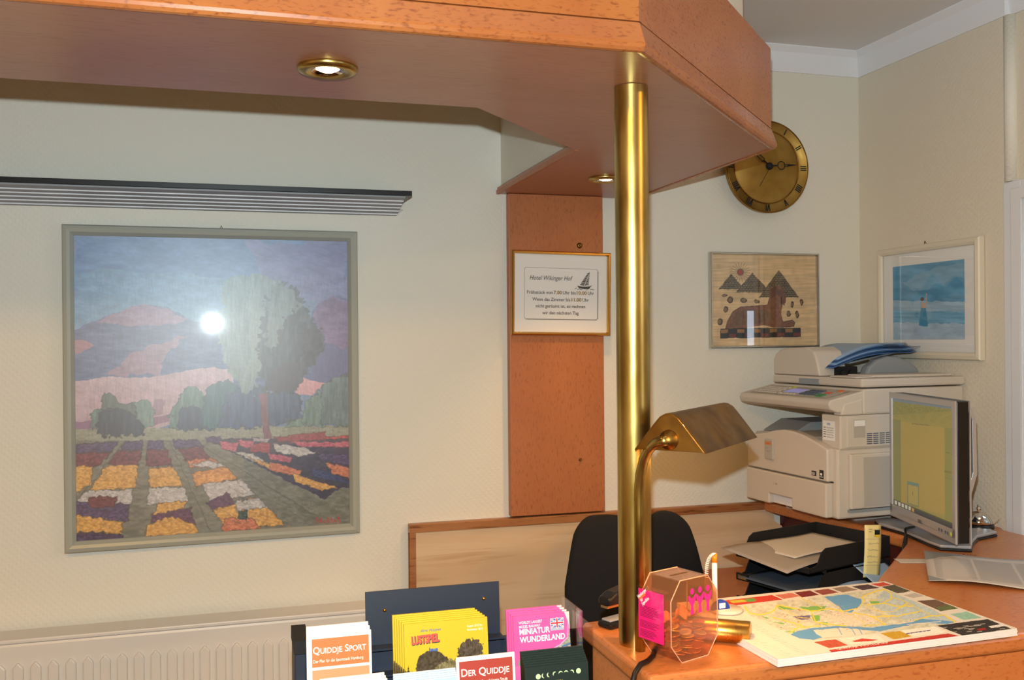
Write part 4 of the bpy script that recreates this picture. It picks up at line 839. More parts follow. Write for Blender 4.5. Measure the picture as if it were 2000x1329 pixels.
b = MB(F); b.box((-.012, .003, .030), (-.001, D_-.003, .034)); b.box((-.012, .003, .118), (-.001, D_-.003, .1205)); b.box((-.0135, .003, .030), (-.0120, D_-.003, .1205)); b.build('leaflet_holder', 'clear2', t)
b = MB(F); b.box((-.0115, .006, .0345), (-.0105, D_-.006, .1165)); b.build('label_card', 'pinkl', t)
FT = F @ frame_matrix((-.0138, D_, 0), (0, -1, 0), (1, 0, 0))
b = MB(FT)
rr = random.Random(5)
for i in range(21):
    if i in (8, 9, 15): continue
    z_ = .090-i*.0025; b.box((.012, -.0001, z_), (.012+rr.uniform(.030, .045), .0001, z_+.0006))
b.build('printed_lines', 'magenta', t)
b = MB(FT); b.text('Hamburger', .0085, .1000, .0078, -.0002, rot=.72, sx=.72, bold=.03); b.text('für', .0150, .0955, .0072, -.0002, rot=.72, sx=.8, bold=.03); b.text('Jugendliche', .0185, .0905, .0074, -.0002, rot=.72, sx=.62, bold=.03); b.build('lettering', 'inkw', t)
b = MB(FT); b.text('Spenden', .0115, .0975, .0076, -.0002, rot=.72, sx=.72, bold=.03); b.build('lettering', 'orcap', t, label='orange word on the pink card')
b = MB(F)
for i in range(3):
    cx = .050+i*.019; z0_ = .076
    b.prismy([(cx+.0045*math.cos(a), z0_+.038+.0052*math.sin(a)) for a in [2*math.pi*k/16 for k in range(16)]], -.0006, -.0002)
    b.prismy([(cx-.004, z0_), (cx-.0025, z0_+.014), (cx-.0085, z0_+.024), (cx-.0095, z0_+.032), (cx-.006, z0_+.031), (cx-.003, z0_+.027), (cx+.003, z0_+.027), (cx+.006, z0_+.031), (cx+.0095, z0_+.034), (cx+.0085, z0_+.024), (cx+.0025, z0_+.014), (cx+.004, z0_)], -.0006, -.0002)
b.build('printed_figures', 'pinkl', t)
rr = random.Random(11); m0 = None
coins = {}
k = 0
for layer in range(8):
    z_ = .0065+layer*.0066; inset = ch+.002-min(layer*.0055, .016) if layer < 5 else .014
    for i in range(3):
        for j in range(2):
            if layer >= 6 and (i+j) % 2: continue
            x_ = inset+.012+i*((W_-2*inset-.024)/2)+rr.uniform(-.002, .002); y_ = .0195+j*.031+rr.uniform(-.003, .003)
            mn = rr.choice(('copper', 'copper', 'goldc')); key = mn
            T_ = Matrix.Translation((0, 0, E)) @ F @ Matrix.Translation((x_, y_, z_)) @ Matrix.Rotation(R(rr.uniform(-16, 16)), 4, 'X') @ Matrix.Rotation(R(rr.uniform(-16, 16)), 4, 'Y')
            if key not in coins:
                b = MB(); b.lathe([(0, 0), (.0098, 0), (.0105, -.0002), (.0108, .0004), (.0108, .0014), (.0105, .002), (.0098, .0018), (0, .0018)], (0, 0, 0), 28); o = b.build('coin', mn); coins[key] = o
            else: o = coins[key].copy(); COL.objects.link(o)
            o.matrix_world = T_
            tag(o, {'copper': 'copper coin in the heap inside the clear collection box', 'goldc': 'brass coloured coin in the heap inside the clear collection box'}[mn], 'coin', {'copper': 'copper coins in the collection box', 'goldc': 'brass coins in the collection box'}[mn])
for (x_, y_, z_, rx, rz_, lab) in ((.020, .030, .067, 10, 60, 'crumpled orange banknote near the label side inside the collection box'), (.052, .028, .070, -12, 20, 'crumpled orange banknote in the middle of the collection box'), (.080, .034, .066, 8, 110, 'crumpled orange banknote at the far side inside the collection box')):
    F2 = F @ Matrix.Translation((x_, y_, z_)) @ Matrix.Rotation(R(rz_), 4, 'Z') @ Matrix.Rotation(R(rx), 4, 'X'); b = MB(F2); ph = rr.random()*6
    b.grid(lambda u, v: ((u-.5)*.028, (v-.5)*.022, .005*math.sin(u*6+ph)+.004*math.cos(v*7+ph)+.006*u*v), 10, 8); tag(b.build('banknote', 'bill', solid=.0006), lab, 'banknote')

# map pad
F = frame_matrix((.843, 1.361, CTR+.0006), (.99964, .0268, 0), (-.0268, .99964, 0)); LW, LD, TH = .495, .350, .013
t = thing('map_pad', 'thick tear-off pad of printed city maps lying on the counter', 'map', (1.09, 1.54, CTR))
b = MB(F)
for i in range(4): b.box((.0008*(i % 2), .0006*(i % 2), i*TH/4), (LW-.0008*(i % 2), LD-.0006*(i % 2), (i+1)*TH/4-.0003))
b.build('paper_block', 'paper', t)
TLx = (-33, 250)
cv = Canvas(560, 400, (TLx, (1110, 118), (1945, 415), (470, 625)), (226, 220, 208))
mp = cv.poly
cr = (236, 232, 222)
mp([(240, 275), (790, 205), (1110, 160), (1330, 255), (1560, 365), (1440, 400), (1250, 425), (1110, 440), (960, 462), (700, 492), (640, 480), (540, 435), (440, 380), (340, 320)], (208, 210, 190), 2, .02, 16, (.05, .08))
mp([(1110, 165), (1330, 255), (1560, 365), (1200, 350), (1050, 260)], (186, 204, 206), 4, .02, 10); mp([(760, 320), (900, 300), (1050, 320), (1100, 360), (960, 400), (800, 390)], (224, 216, 196), 4, .03, 10)
mp([(775, 213), (900, 199), (985, 226), (986, 262), (940, 292), (932, 308), (885, 306), (860, 275), (820, 245)], (104, 162, 210), 2); 
rv = (104, 162, 210)
mp([(565, 452), (610, 430), (700, 408), (850, 396), (1050, 408), (1200, 384), (1350, 350), (1500, 365), (1560, 372), (1500, 386), (1350, 376), (1220, 404), (1100, 432), (950, 420), (830, 436), (770, 470), (700, 490), (620, 480)], rv, 2, .03)
mp([(700, 425), (860, 408), (960, 418), (1050, 430), (960, 460), (760, 475), (720, 450)], (232, 222, 206), 3, .04)
for a_, b_ in (((850, 412), (870, 455)), ((930, 415), (950, 455)), ((975, 420), (990, 450)), ((1300, 366), (1200, 385)), ((1460, 368), (1260, 388))): cv.line([a_, b_], 5, rv if a_[0] < 1100 else (228, 220, 204))
for q in ([(500, 265), (590, 280), (600, 290), (520, 290)], [(625, 275), (790, 268), (770, 295), (680, 300)], [(690, 325), (745, 325), (745, 360), (715, 365)], [(1030, 235), (1090, 238), (1090, 252), (1040, 250)], [(410, 330), (460, 345), (440, 350)], [(470, 368), (545, 378), (530, 388)], [(535, 432), (600, 425), (590, 440)], [(730, 375), (790, 372), (780, 395)]): mp(q, (128, 184, 96), 3, .05)
mp([(590, 335), (690, 325), (690, 352), (640, 358)], (110, 100, 140), 2, .1, 20)
ye = (240, 218, 74)
for L_ in ([(330, 270), (345, 310), (400, 325), (470, 310), (520, 265), (620, 285), (700, 300), (800, 285), (880, 300), (960, 285), (1000, 240), (985, 215), (1060, 180), (1110, 165)], [(1110, 165), (1150, 190), (1155, 225), (1110, 250), (1020, 260)], [(700, 300), (720, 370), (790, 385), (900, 395)], [(740, 395), (620, 405), (560, 440)], [(1110, 250), (1200, 270), (1280, 265)],
           [(940, 310), (1050, 335), (1200, 330), (1330, 300)], [(1050, 335), (1130, 385), (1000, 395)], [(1300, 360), (1400, 330), (1480, 325), (1550, 370)], [(1180, 300), (1250, 250)], [(480, 340), (600, 380), (640, 400)]): cv.line(L_, 7, ye, 3, .03)
for L_ in ([(500, 265), (560, 300), (620, 340), (700, 345)], [(860, 300), (940, 330), (1010, 380)], [(1000, 215), (1050, 235), (1100, 225)], [(1160, 210), (1260, 250), (1400, 330)], [(1100, 300), (1150, 350)], [(620, 350), (640, 400), (560, 420)], [(640, 210), (700, 250), (760, 280)], [(1000, 260), (1080, 300), (1180, 300)]): cv.line(L_, 4.5, (232, 214, 96), 3, .03)
rr = random.Random(2); save = cv.c.copy()
for k in range(130):
    x_, y_ = rr.uniform(330, 1450), rr.uniform(200, 430); a = rr.uniform(0, 3.1); l_ = rr.uniform(20, 70); cv.line([(x_, y_), (x_+l_*math.cos(a), y_+l_*.5*math.sin(a))], 2, (176, 176, 166), 2, .05, .55)
for k in range(60):
    x_, y_ = rr.uniform(500, 1350), rr.uniform(230, 430); cv.disc(x_, y_, rr.uniform(2, 6), rr.uniform(1.5, 3.5), rr.choice(((206, 70, 60), (90, 90, 130), (210, 130, 70), (120, 120, 120))), a=.6)
ins = np.zeros(cv.x.shape, bool); q = [(240, 275), (790, 205), (1110, 160), (1330, 255), (1560, 365), (1440, 400), (1110, 440), (700, 492), (540, 435), (340, 320)]
for i in range(len(q)):
    (xa, ya), (xb, yb) = q[i], q[(i+1) % len(q)]
    if ya != yb: ins ^= ((ya > cv.y) != (yb > cv.y)) & (cv.x < (xb-xa)*(cv.y-ya)/(yb-ya)+xa)
cv.c = np.where(ins[:, :, None], cv.c, save)
mp([(175, 243), (490, 203), (545, 230), (235, 272)], (200, 66, 50), 0); mp([(250, 238), (330, 230), (350, 243), (270, 252)], (196, 190, 70)); mp([(335, 226), (390, 222), (400, 240), (350, 246)], (110, 160, 80))
for q, c in (([(505, 203), (600, 190), (645, 210), (550, 226)], (206, 120, 100)), ([(612, 188), (700, 176), (750, 200), (655, 216)], (120, 44, 40)), ([(718, 176), (800, 165), (860, 185), (770, 203)], (150, 80, 72)), ([(820, 162), (900, 150), (965, 170), (880, 186)], (150, 130, 112)), ([(930, 150), (1020, 138), (1085, 158), (990, 172)], (84, 66, 70)),
             ([(1035, 136), (1105, 124), (1150, 138), (1090, 150)], (204, 80, 66)), ([(1095, 152), (1165, 138), (1265, 176), (1190, 190)], (92, 84, 70)), ([(1225, 200), (1290, 186), (1345, 206), (1280, 218)], (190, 184, 174)), ([(1305, 236), (1410, 226), (1555, 282), (1450, 300)], (112, 88, 72)), ([(1420, 275), (1500, 260), (1555, 282), (1450, 300)], (100, 112, 70)), ([(1510, 320), (1610, 302), (1710, 344), (1600, 358)], (150, 196, 178)),
             ([(1440, 395), (1745, 352), (1910, 418), (1610, 465)], (56, 50, 46)), ([(1100, 446), (1215, 430), (1295, 468), (1185, 490)], (196, 160, 50)), ([(1225, 426), (1420, 400), (1520, 440), (1300, 470)], (240, 236, 226)), ([(700, 505), (830, 486), (905, 530), (790, 548)], (190, 90, 66)), ([(850, 480), (1080, 450), (1130, 500), (920, 525)], (240, 232, 220)), ([(930, 500), (990, 482), (1090, 490), (1060, 498), (950, 506)], (200, 70, 56)),
             ([(788, 562), (1515, 450), (1590, 466), (818, 592)], (188, 58, 46))): mp(q, c, 1, .04, 8, (.1, .2))
for k in range(26): rr2 = random.Random(k+40); x_, y_ = 1450+rr2.random()*400, 385+rr2.random()*60; cv.line([(x_, y_), (x_+30, y_-4)], 3.5, (214, 208, 200), a=.8)
mp([(1760, 400), (1850, 385), (1870, 398), (1780, 412)], (230, 228, 224)); mp([(1690, 418), (1740, 410), (1755, 424), (1705, 432)], (150, 40, 34))
for k in range(34):
    y_ = 262+k*10; x_ = 150+k*14; cv.line([(x_, y_), (x_+38+(k*7) % 25, y_-5)], 1.6, (170, 166, 152), a=.8); cv.line([(x_-170+k*2, y_+20), (x_-110+k*2+(k*5) % 20, y_+12)], 1.6, (176, 172, 158), a=.7)
for k in range(6): cv.line([(1260+k*25, 450-k*4), (1278+k*25, 447-k*4)], 6, (52, 60, 130))
cv.build('map_print', F, 0, 0, LW, LD, TH+.0002, 'print', t, flat=True)
FM = F @ frame_matrix((0, 0, TH+.0006), (1, 0, 0), (0, 0, -1), (0, 1, 0))
b = MB(FM); b.text('Quiddje HotelMap', .118, .0065, .0135, 0, caps=True, sx=1.0); b.build('lettering', 'inkw', t)

# chained counter pen
t = thing('counter_pen', 'white and orange counter pen with coiled cord in a round blue holder', 'pen', (.90, 1.65, CTR+.014))
zb = CTR+.0145; cx, cy = .878, 1.628
b = MB(); b.lathe([(0, 0), (.030, 0), (.033, .003), (.030, .006), (0, .0065)], (cx+.018, cy, zb), 40); b.build('holder_base', 'milky', t)
b = MB(); pts = [(cx+.004+.0195*math.cos(a), .0225+.0195*math.sin(a)) for a in [math.pi*k/20 for k in range(21)]]
b = MB(Matrix.Translation((0, cy-.008, zb-.008))); b.prismy([(x_, z_-.0095) for x_, z_ in pts], 0, .006); b.build('blue_badge', 'bluep', t, bevel=.001)
b = MB(Matrix.Translation((0, cy-.0085, zb-.008))); b.add([(cx+.0, 0, .0165), (cx+.013, 0, .0165), (cx+.013, 0, .0265), (cx, 0, .0265)], [(0, 1, 2, 3)]); b.box((cx+.010, -.0001, .0125), (cx+.012, 0, .0145)); b.build('badge_logo', 'inkw', t)
b = MB(); b.tube([(cx-.004, cy, zb+.004), (cx-.005, cy, zb+.095)], .0050, 16); b.build('pen_barrel', 'wht', t)
b = MB(); b.tube([(cx-.005, cy, zb+.095), (cx-.005, cy, zb+.112)], .0054, 16); b.build('pen_tip', 'orcap', t)
pts = []
for i in range(141):
    s_ = i/140; ax = cx-.007-.017*math.sin(s_*1.9); az = zb+.113-.046*s_**1.35+.004*math.sin(s_*3); a = s_*2*math.pi*17
    pts.append((ax+.0030*math.cos(a), cy-.004+.0030*math.sin(a), az))
b = MB(); b.tube(pts, .0008, 6); b.build('coiled_cord', 'wht', t)

# letter trays behind the counter
FTy = rotz((1.322, 1.992, 0), 17)
tr = None
def tray(z, label):
    t = thing('letter_tray', label, 'tray', (1.45, 2.12, z), 'stacked black letter trays')
    F = FTy
    b = MB(F); b.box((.0, 0, z), (.315, .235, z+.003)); b.build('tray_floor', 'blackm', t)
    side = [(.0, z), (.315, z), (.315, z+.054), (.062, z+.054), (.046, z+.045), (.030, z+.016), (.0, z+.010)]
    b = MB(F); b.prismy(side, 0, .003); b.build('side_wall', 'blackm', t); b = MB(F); b.prismy(side, .232, .235); b.build('side_wall', 'blackm', t)
    b = MB(F); b.box((.312, .003, z+.003), (.315, .232, z+.054)); b.build('back_wall', 'blackm', t)
    MB(F).box((-.002, .0, z), (.003, .040, z+.014)).build('front_lip', 'blackm', t); MB(F).box((-.002, .195, z), (.003, .235, z+.018)).build('front_lip', 'blackm', t)
    b = MB(F); b.box((-.0032, .200, z+.004), (-.0022, .228, z+.014)); b.build('label_holder', 'gold', t)
    for x_ in (.06, .29):
        for y_ in (.004, .231): MB(F).box((x_-.004, y_-.003, z-.0065), (x_+.004, y_+.003, z)).build('stacking_foot', 'blackm', t)
    return t
for z_, lab in ((-.574, 'top black letter tray holding loose papers'), (-.6345, 'second black letter tray from the top with a small label'), (-.695, 'third black letter tray in the stack, mostly dark')): tray(z_, lab)
o = MB(FTy).box((.02, .01, -.7495), (.31, .225, -.7020)).build('binder', 'black', bevel=.002); tag(o, 'black binder lying at the bottom under the letter trays', 'binder')
def sheet(F, w, h, fn, name, m, lab, cat, group=None, th=.0004):
    b = MB(F); b.grid(lambda u, v: (u*w, v*h, fn(u, v)), 14, 10); return tag(b.build(name, m, solid=th), lab, cat, group)
z_ = -.570
sheet(FTy @ Matrix.Translation((-.065, .012, z_)) @ Matrix.Rotation(R(3), 4, 'Z'), .30, .205, lambda u, v: .018+.004*math.sin(u*5)-.014*(1-u)*(1-v)+.012*(1-u)*v, 'loose_paper', 'dimpaper', 'loose white sheet drooping out of the top letter tray', 'paper')
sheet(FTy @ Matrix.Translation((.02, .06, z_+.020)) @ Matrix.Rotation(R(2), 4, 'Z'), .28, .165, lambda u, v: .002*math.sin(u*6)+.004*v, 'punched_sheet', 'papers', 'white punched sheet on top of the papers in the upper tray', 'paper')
b = MB(FTy @ Matrix.Translation((.01, .215, z_+.034)))
for k in range(9): b.box((.02+k*.024, 0, 0), (.029+k*.024, .004, .0006))
sheet(FTy @ Matrix.Translation((-.012, .012, -.6295)), .30, .21, lambda u, v: .004+.003*math.sin(u*4+v), 'grey_folder', 'btnd', 'dark grey folder lying in the second letter tray', 'folder')
sheet(rotz((1.425, 1.965, -.640), 20), .13, .055, lambda u, v: .006*math.sin(u*3)+.02*v, 'blue_sheet', 'sheetl', 'pale blue sheet sticking out below the yellow note', 'paper')
sheet(rotz((1.515, 1.985, -.622), 24), .12, .08, lambda u, v: .05*v+.004*u, 'blue_sheet', 'sheetl', 'pale blue sheet leaning against the dark red panel', 'paper')
# yellow note
F = frame_matrix((1.498, 2.026, -.604), (.9962, .087, 0), (-.087, .9962, 0)) @ Matrix.Rotation(R(-1.5), 4, 'X') @ Matrix.Rotation(R(4), 4, 'Y')
t = thing('yellow_note', 'narrow yellow note card with handwriting standing in front of the trays', 'note', (1.56, 2.02, -.63))
b = MB(F); b.grid(lambda u, v: (u*.052, -.0025*math.sin(v*3.1), v*.130), 4, 14); b.build('card', 'note', t, solid=.0006)
b = MB(F)
for (x_, z_, l_) in ((.012, .119, .010), (.026, .117, .014), (.012, .113, .008)): b.box((x_, -.0036, z_), (x_+l_, -.0033, z_+.0014))
for zz, xs in ((.084, .010), (.068, .008), (.052, .007), (.038, .008)):
    rr = random.Random(int(zz*1000)); pts = [(xs+i*.0018, -.0037, zz+rr.uniform(-.0022, .0026)) for i in range(20)]; b.tube(pts, .00035, 5)
for zz in (.095, .030): b.box((.003, -.0036, zz), (.050, -.0033, zz+.0006))
b.build('handwriting', 'inkgrey', t)
b = MB(F); b.box((.030, -.0037, .100), (.046, -.0034, .118)); b.build('stamp_print', 'blackm', t); b = MB(F); b.box((.030, -.0039, .100), (.046, -.0036, .106)); b.build('stamp_stripe', 'yellow', t)

# ---------------------------------------------------------------- copier
F = rotz((1.580, 2.270, 0), 4)
t = thing('photocopier', 'cream office photocopier with control panel and document feeder in the corner', 'copier', (1.80, 2.50, CTR))
b = MB(F)
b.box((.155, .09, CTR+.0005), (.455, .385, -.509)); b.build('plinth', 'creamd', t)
b = MB(F); b.cyl((.112, .335, CTR+.0005), (.112, .335, -.509), .014, n=20); b.build('foot', 'white', t)
b = MB(F); b.box((.020, .0, -.511), (.465, .405, -.315)); b.build('body', 'cream', t, bevel=.006)
b = MB(F); b.prismy([(.030, -.317), (.030, -.222), (.46, -.222), (.46, -.317)], .0, .080); b.box((.30, .08, -.317), (.46, .405, -.222)); b.build('column', 'cream', t, bevel=.004)
# front cover: arched top
pv = [(.018, -.408), (.402, -.408), (.405, -.306), (.36, -.3035), (.31, -.296), (.26, -.284), (.215, -.278), (.17, -.279), (.12, -.287), (.06, -.303), (.018, -.317)]
b = MB(F); b.prismx(pv, .0, .030); b.build('front_cover', 'cream', t, bevel=.005, seg=3)
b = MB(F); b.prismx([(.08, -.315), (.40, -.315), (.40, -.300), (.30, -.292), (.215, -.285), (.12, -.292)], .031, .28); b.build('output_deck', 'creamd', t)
b = MB(F); b.prismy([(.05, -.296), (.29, -.296), (.29, -.262), (.12, -.262)], .24, .395); b.build('exit_tray', 'grey', t, bevel=.004)
b = MB(F); b.prismx([(.020, -.509), (.174, -.509), (.174, -.478), (.286, -.478), (.286, -.509), (.403, -.509), (.403, -.412), (.020, -.412)], -.004, .020); b.build('paper_tray', 'cream', t, bevel=.004)
b = MB(F); b.box((.012, .176, -.506), (.018, .284, -.480)); b.build('tray_grip', 'white', t)
b = MB(F); b.box((.0185, .0165, -.4115), (.021, .404, -.4085)); b.build('cover_gap', 'blackm', t)
# badge
b = MB(F); b.prismx([(.262, -.375), (.305, -.375), (.305, -.312), (.262, -.312)], -.006, .001); b.build('badge', 'creamd', t, bevel=.003); b = MB(F); b.box((-.0068, .266, -.331), (-.0058, .301, -.319)); b.build('badge_plate', 'tan', t)
FF = F @ frame_matrix((0, 0, 0), (0, -1, 0), (1, 0, 0))     # text plane on the front, x to the right = -v
b = MB(FF); b.text('gestetner', -.299, -.3275, .0080, -.0072, bold=.02, sx=.82); b.build('lettering', 'inkr', t, label='red badge lettering')
b = MB(FF); b.text('DSm', -.298, -.3425, .0070, -.0066); b.text('415 pf', -.290, -.3515, .0065, -.0066); b.build('lettering', 'inkgrey', t)
b = MB(FF); b.text('1  A4', -.262, -.447, .0085, -.0046)
b.box((-.086, -.0006, -.397), (-.066, -.0002, -.3835)); b.box((-.052, -.0006, -.402), (-.034, -.0002, -.377)); b.build('lettering', 'ink', t)
b = MB(FF); b.text('G3', -.0845, -.3945, .0105, -.0008, bold=.02); b.box((-.050, -.0009, -.397), (-.036, -.0007, -.3955)); b.box((-.048, -.0009, -.392), (-.040, -.0007, -.386)); b.build('label_print', 'inkw', t)
# column details
b = MB(FF); b.box((-.072, .0290, -.295), (-.022, .0298, -.240)); b.build('service_label', 'paper', t)
b = MB(FF); rr = random.Random(8); b.text('XBS', -.055, -.2515, .0085, .0286, bold=.02); b.build('lettering', 'sheetb', t)
b = MB(FF)
for k in range(5):
    z_ = -.260-k*.0065; b.box((-.069, .0285, z_), (-.060, .0289, z_+.002)); b.tube([(-.056+i*.0022, .0286, z_+rr.uniform(-.001, .0018)) for i in range(14)], .0004, 5)
b.build('handwriting', 'ink', t)
b = MB(F); b.box((.030, -.0015, -.3185), (.200, .0, -.3165))
b.build('panel_gap', 'creamd', t)
b = MB(F); b.box((.050, -.004, -.312), (.458, .0005, -.226)); b.build('upper_side_cover', 'cream', t, bevel=.003)
b = MB(F); b.box((.072, -.0052, -.285), (.112, -.0035, -.235)); b.build('side_latch', 'creamd', t, bevel=.002); b = MB(F); b.box((.074, -.0062, -.253), (.110, -.0045, -.237)); b.build('latch_label', 'paper', t)
b = MB(F)
for i in range(6):
    for k in range(14): b.box((.118+k*.022, -.0046, -.305+i*.0056), (.136+k*.022, -.0036, -.3022+i*.0056))
b.build('vents', 'btnd', t)
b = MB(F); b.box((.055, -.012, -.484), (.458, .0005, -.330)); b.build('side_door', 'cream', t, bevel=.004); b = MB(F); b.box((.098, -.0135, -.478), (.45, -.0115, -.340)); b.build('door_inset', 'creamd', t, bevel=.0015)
b = MB(F); b.box((.052, -.0105, -.492), (.46, 0, -.4855)); b.build('door_lip', 'grey', t)
# scanner unit
b = MB(F); b.box((.105, -.004, -.2215), (.470, .408, -.1495)); b.build('scanner_unit', 'cream', t, bevel=.006)
b = MB(F); b.prismy([(-.004, -.205), (.020, -.214), (.115, -.214), (.115, -.153), (.104, -.156), (-.004, -.178), (-.010, -.190)], -.002, .432); b.build('control_panel', 'cream', t, bevel=.004)
b = MB(F); b.prismy([(.030, -.2215), (.105, -.2215), (.105, -.175), (.04, -.190)], -.0045, .030); b.build('panel_corner', 'cream', t, bevel=.004)
PT = F @ frame_matrix((-.004, .0, -.1775), (0, -1, 0), (math.cos(.212), 0, math.sin(.212)), (-math.sin(.212), 0, math.cos(.212)))
# panel face coordinates: x = -v (towards the viewer's right), y up the slope, z outwards
def key(b, v0, v1, d0, d1, h=.002): b.box((-v1, d0, .0005), (-v0, d1, .0005+h))
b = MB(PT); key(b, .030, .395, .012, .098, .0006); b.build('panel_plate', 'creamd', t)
b = MB(PT); key(b, .190, .262, .040, .078, .0015); b.build('display', 'lcd', t)
b = MB(PT)
for i in range(4):
    for k in range(3): key(b, .105+i*.017, .117+i*.017, .026+k*.019, .038+k*.019, .004)
b.build('number_keys', 'btnd', t)
b = MB(PT)
for i in range(8):
    for k in range(4): key(b, .280+i*.0135, .290+i*.0135, .020+k*.018, .028+k*.018, .003)
for i in range(5): key(b, .185+i*.016, .196+i*.016, .018, .026, .003)
b.build('function_keys', 'cream', t)
b = MB(PT); key(b, .062, .092, .020, .038, .004); b.build('start_key', 'btng', t); b = MB(PT); key(b, .066, .088, .052, .064, .003); b.build('stop_key', 'btnr', t); b = MB(PT); key(b, .266, .286, .082, .094, .003); b.build('mode_key', 'btny', t); b = MB(PT); key(b, .048, .064, .080, .092, .003); b.build('reset_key', 'orange', t)
# document feeder
b = MB(F); b.box((.100, -.006, -.146), (.476, .406, -.121)); b.build('feeder_base', 'cream', t, bevel=.006)
b = MB(F); b.box((.0975, .178, -.1455), (.1015, .270, -.1285)); b.build('feeder_grip', 'grey', t)
hv = [(.405, -.120), (.405, -.072), (.395, -.055), (.37, -.042), (.335, -.036), (.235, -.033), (.205, -.045), (.190, -.075), (.178, -.120)]
b = MB(F); b.prismx(hv, .102, .205); b.build('feeder_hood', 'cream', t, bevel=.006, seg=3)
b = MB(F); b.prismx([(.405, -.120), (.405, -.05), (.392, -.05), (.392, -.120)], .2055, .47); b.build('feeder_back_wall', 'cream', t)
hump = [(.235, -.120), (.250, -.092), (.280, -.072), (.32, -.062), (.36, -.064), (.40, -.078), (.43, -.098), (.445, -.120)]
b = MB(F); b.prismy(hump, .135, .170); b.build('feeder_side_guard', 'grey', t, bevel=.008)
b = MB(F); b.box((.160, .02, -.1205), (.45, .125, -.113)); b.prismy([(.10, -.1205), (.18, -.1205), (.20, -.116), (.10, -.116)], .02, .13); b.build('exit_ledge', 'cream', t, bevel=.004)
b = MB(F); b.box((.155, .160, -.118), (.225, .178, -.092)); b.build('roller_bar', 'blackm', t)
for u in (.17, .20): MB(F).cyl((u, .150, -.110), (u, .160, -.110), .008, n=12).build('roller', 'blackm', t)
b = MB(F); b.prismy([(.206, -.085), (.478, -.038), (.478, -.034), (.206, -.080)], .172, .385); b.build('document_tray', 'grey', t)
# blue documents fanned on the feeder tray
rr = random.Random(4)
for k in range(9):
    off = k*.0045; yy0 = .165-.012*k+.05; zz = -.072+.0012*k
    Fk = F @ Matrix.Translation((.125+off*1.4, .150+rr.uniform(-.004, .004)+.0035*k, -.096+.0036*k)) @ Matrix.Rotation(R(-9.0-.0*k), 4, 'Y') @ Matrix.Rotation(R(-4+1.2*k), 4, 'Z')
    m = ('sheetb', 'sheetb2', 'sheetb', 'sheetl')[k % 4] if k < 8 else 'sheetl'
    b = MB(Fk); b.grid(lambda u, v: (u*(.30-.002*k), v*.17, .022*math.sin(math.pi*min(1, u*1.1))*(.7+.3*v)), 12, 6)
    o = b.build('folded_leaflet', m, solid=.0009)
    tag(o, ('first', 'second', 'third', 'fourth', 'fifth', 'sixth', 'seventh', 'eighth', 'ninth and topmost')[k]+{'sheetb': ' leaflet from below, blue, in the fanned pile on the copier', 'sheetb2': ' leaflet from below, dark blue, in the fanned pile on the copier', 'sheetl': ' sheet from below, pale blue, in the fanned pile on the copier'}[m], 'leaflet', {'sheetb': 'blue leaflets on the copier', 'sheetb2': 'dark blue leaflets on the copier', 'sheetl': 'pale blue sheets on the copier'}[m])

# ---------------------------------------------------------------- monitor
F0 = Vector((1.744, 2.231)); Nn = Vector((1.642, 1.865)); dX = (Nn-F0).normalized(); MW, MZ0, MZ1 = .380, -.499, -.1575
F = frame_matrix((F0.x, F0.y, 0), (dX.x, dX.y, 0), (-dX.y, dX.x, 0))
t = thing('computer_monitor', 'flat silver and black computer monitor seen at an angle on the counter', 'monitor', (1.75, 2.08, CTR))
b = MB(F); b.moulding(0, MZ0, MW, MZ1, [(0, 0), (0, .004), (.002, .005), (.015, .005), (.016, .001)]); b.box((.002, -.005, MZ0+.014), (MW-.002, .001, MZ0+.034)); b.build('bezel', 'silver', t)
b = MB(F); b.box((.0015, .0005, MZ0+.001), (MW-.0015, .030, MZ1-.001)); b.build('housing', 'black', t, bevel=.003)
b = MB(F); b.moulding(0, MZ0, MW, MZ1, [(0, 0), (0, .003), (.004, .003), (.004, 0)], y=.034); b.build('rear_rim', 'silver', t)
b = MB(F); b.box((.05, .030, MZ0+.05), (MW-.05, .062, MZ1-.03)); b.build('rear_housing', 'blackm', t, bevel=.008)
cv = Canvas(240, 220, ((80, 105), (452, 190), (455, 965), (88, 780)), (150, 142, 84))
cv.rect(60, 90, 460, 215, (136, 134, 82), var=10, vf=(.2, .2)); cv.poly([(80, 105), (452, 190), (452, 205), (80, 125)], (118, 132, 140)); cv.poly([(80, 240), (130, 250), (135, 790), (88, 760)], (130, 130, 84))
for k in range(9): cv.line([(90, 145+k*10), (450, 222+k*10)], 2, (118, 118, 74), a=.5)
cv.poly([(132, 260), (400, 320), (402, 880), (135, 780)], (162, 146, 84)); cv.poly([(402, 320), (452, 330), (455, 930), (402, 905)], (134, 136, 84))
cv.line([(200, 280), (312, 300)], 3, (90, 86, 70)); cv.line([(410, 480), (448, 495)], 3, (90, 100, 80)); cv.line([(405, 600), (450, 615)], 14, (124, 120, 78)); cv.line([(405, 640), (450, 655)], 8, (120, 130, 90))
cv.poly([(172, 645), (243, 668), (243, 820), (172, 790)], (120, 128, 100)); cv.poly([(172, 645), (243, 668), (243, 685), (172, 662)], (104, 134, 128)); cv.poly([(178, 668), (238, 688), (238, 808), (178, 784)], (164, 152, 94)); cv.line([(206, 716), (206, 740)], 3, (110, 100, 70))
cv.poly([(85, 752), (455, 935), (455, 970), (88, 785)], (84, 92, 74))
for k in range(6): cv.poly([(96+k*21, 764+k*10.5), (110+k*21, 771+k*10.5), (110+k*21, 790+k*10.5), (96+k*21, 783+k*10.5)], (196, 196, 186) if k < 5 else (190, 150, 90)); 
cv.poly([(215, 825), (455, 945), (455, 970), (215, 845)], (74, 76, 76))
cv.build('screen', F, .016, MZ0+.035, MW-.016, MZ1-.016, -.0012, 'screen', t)
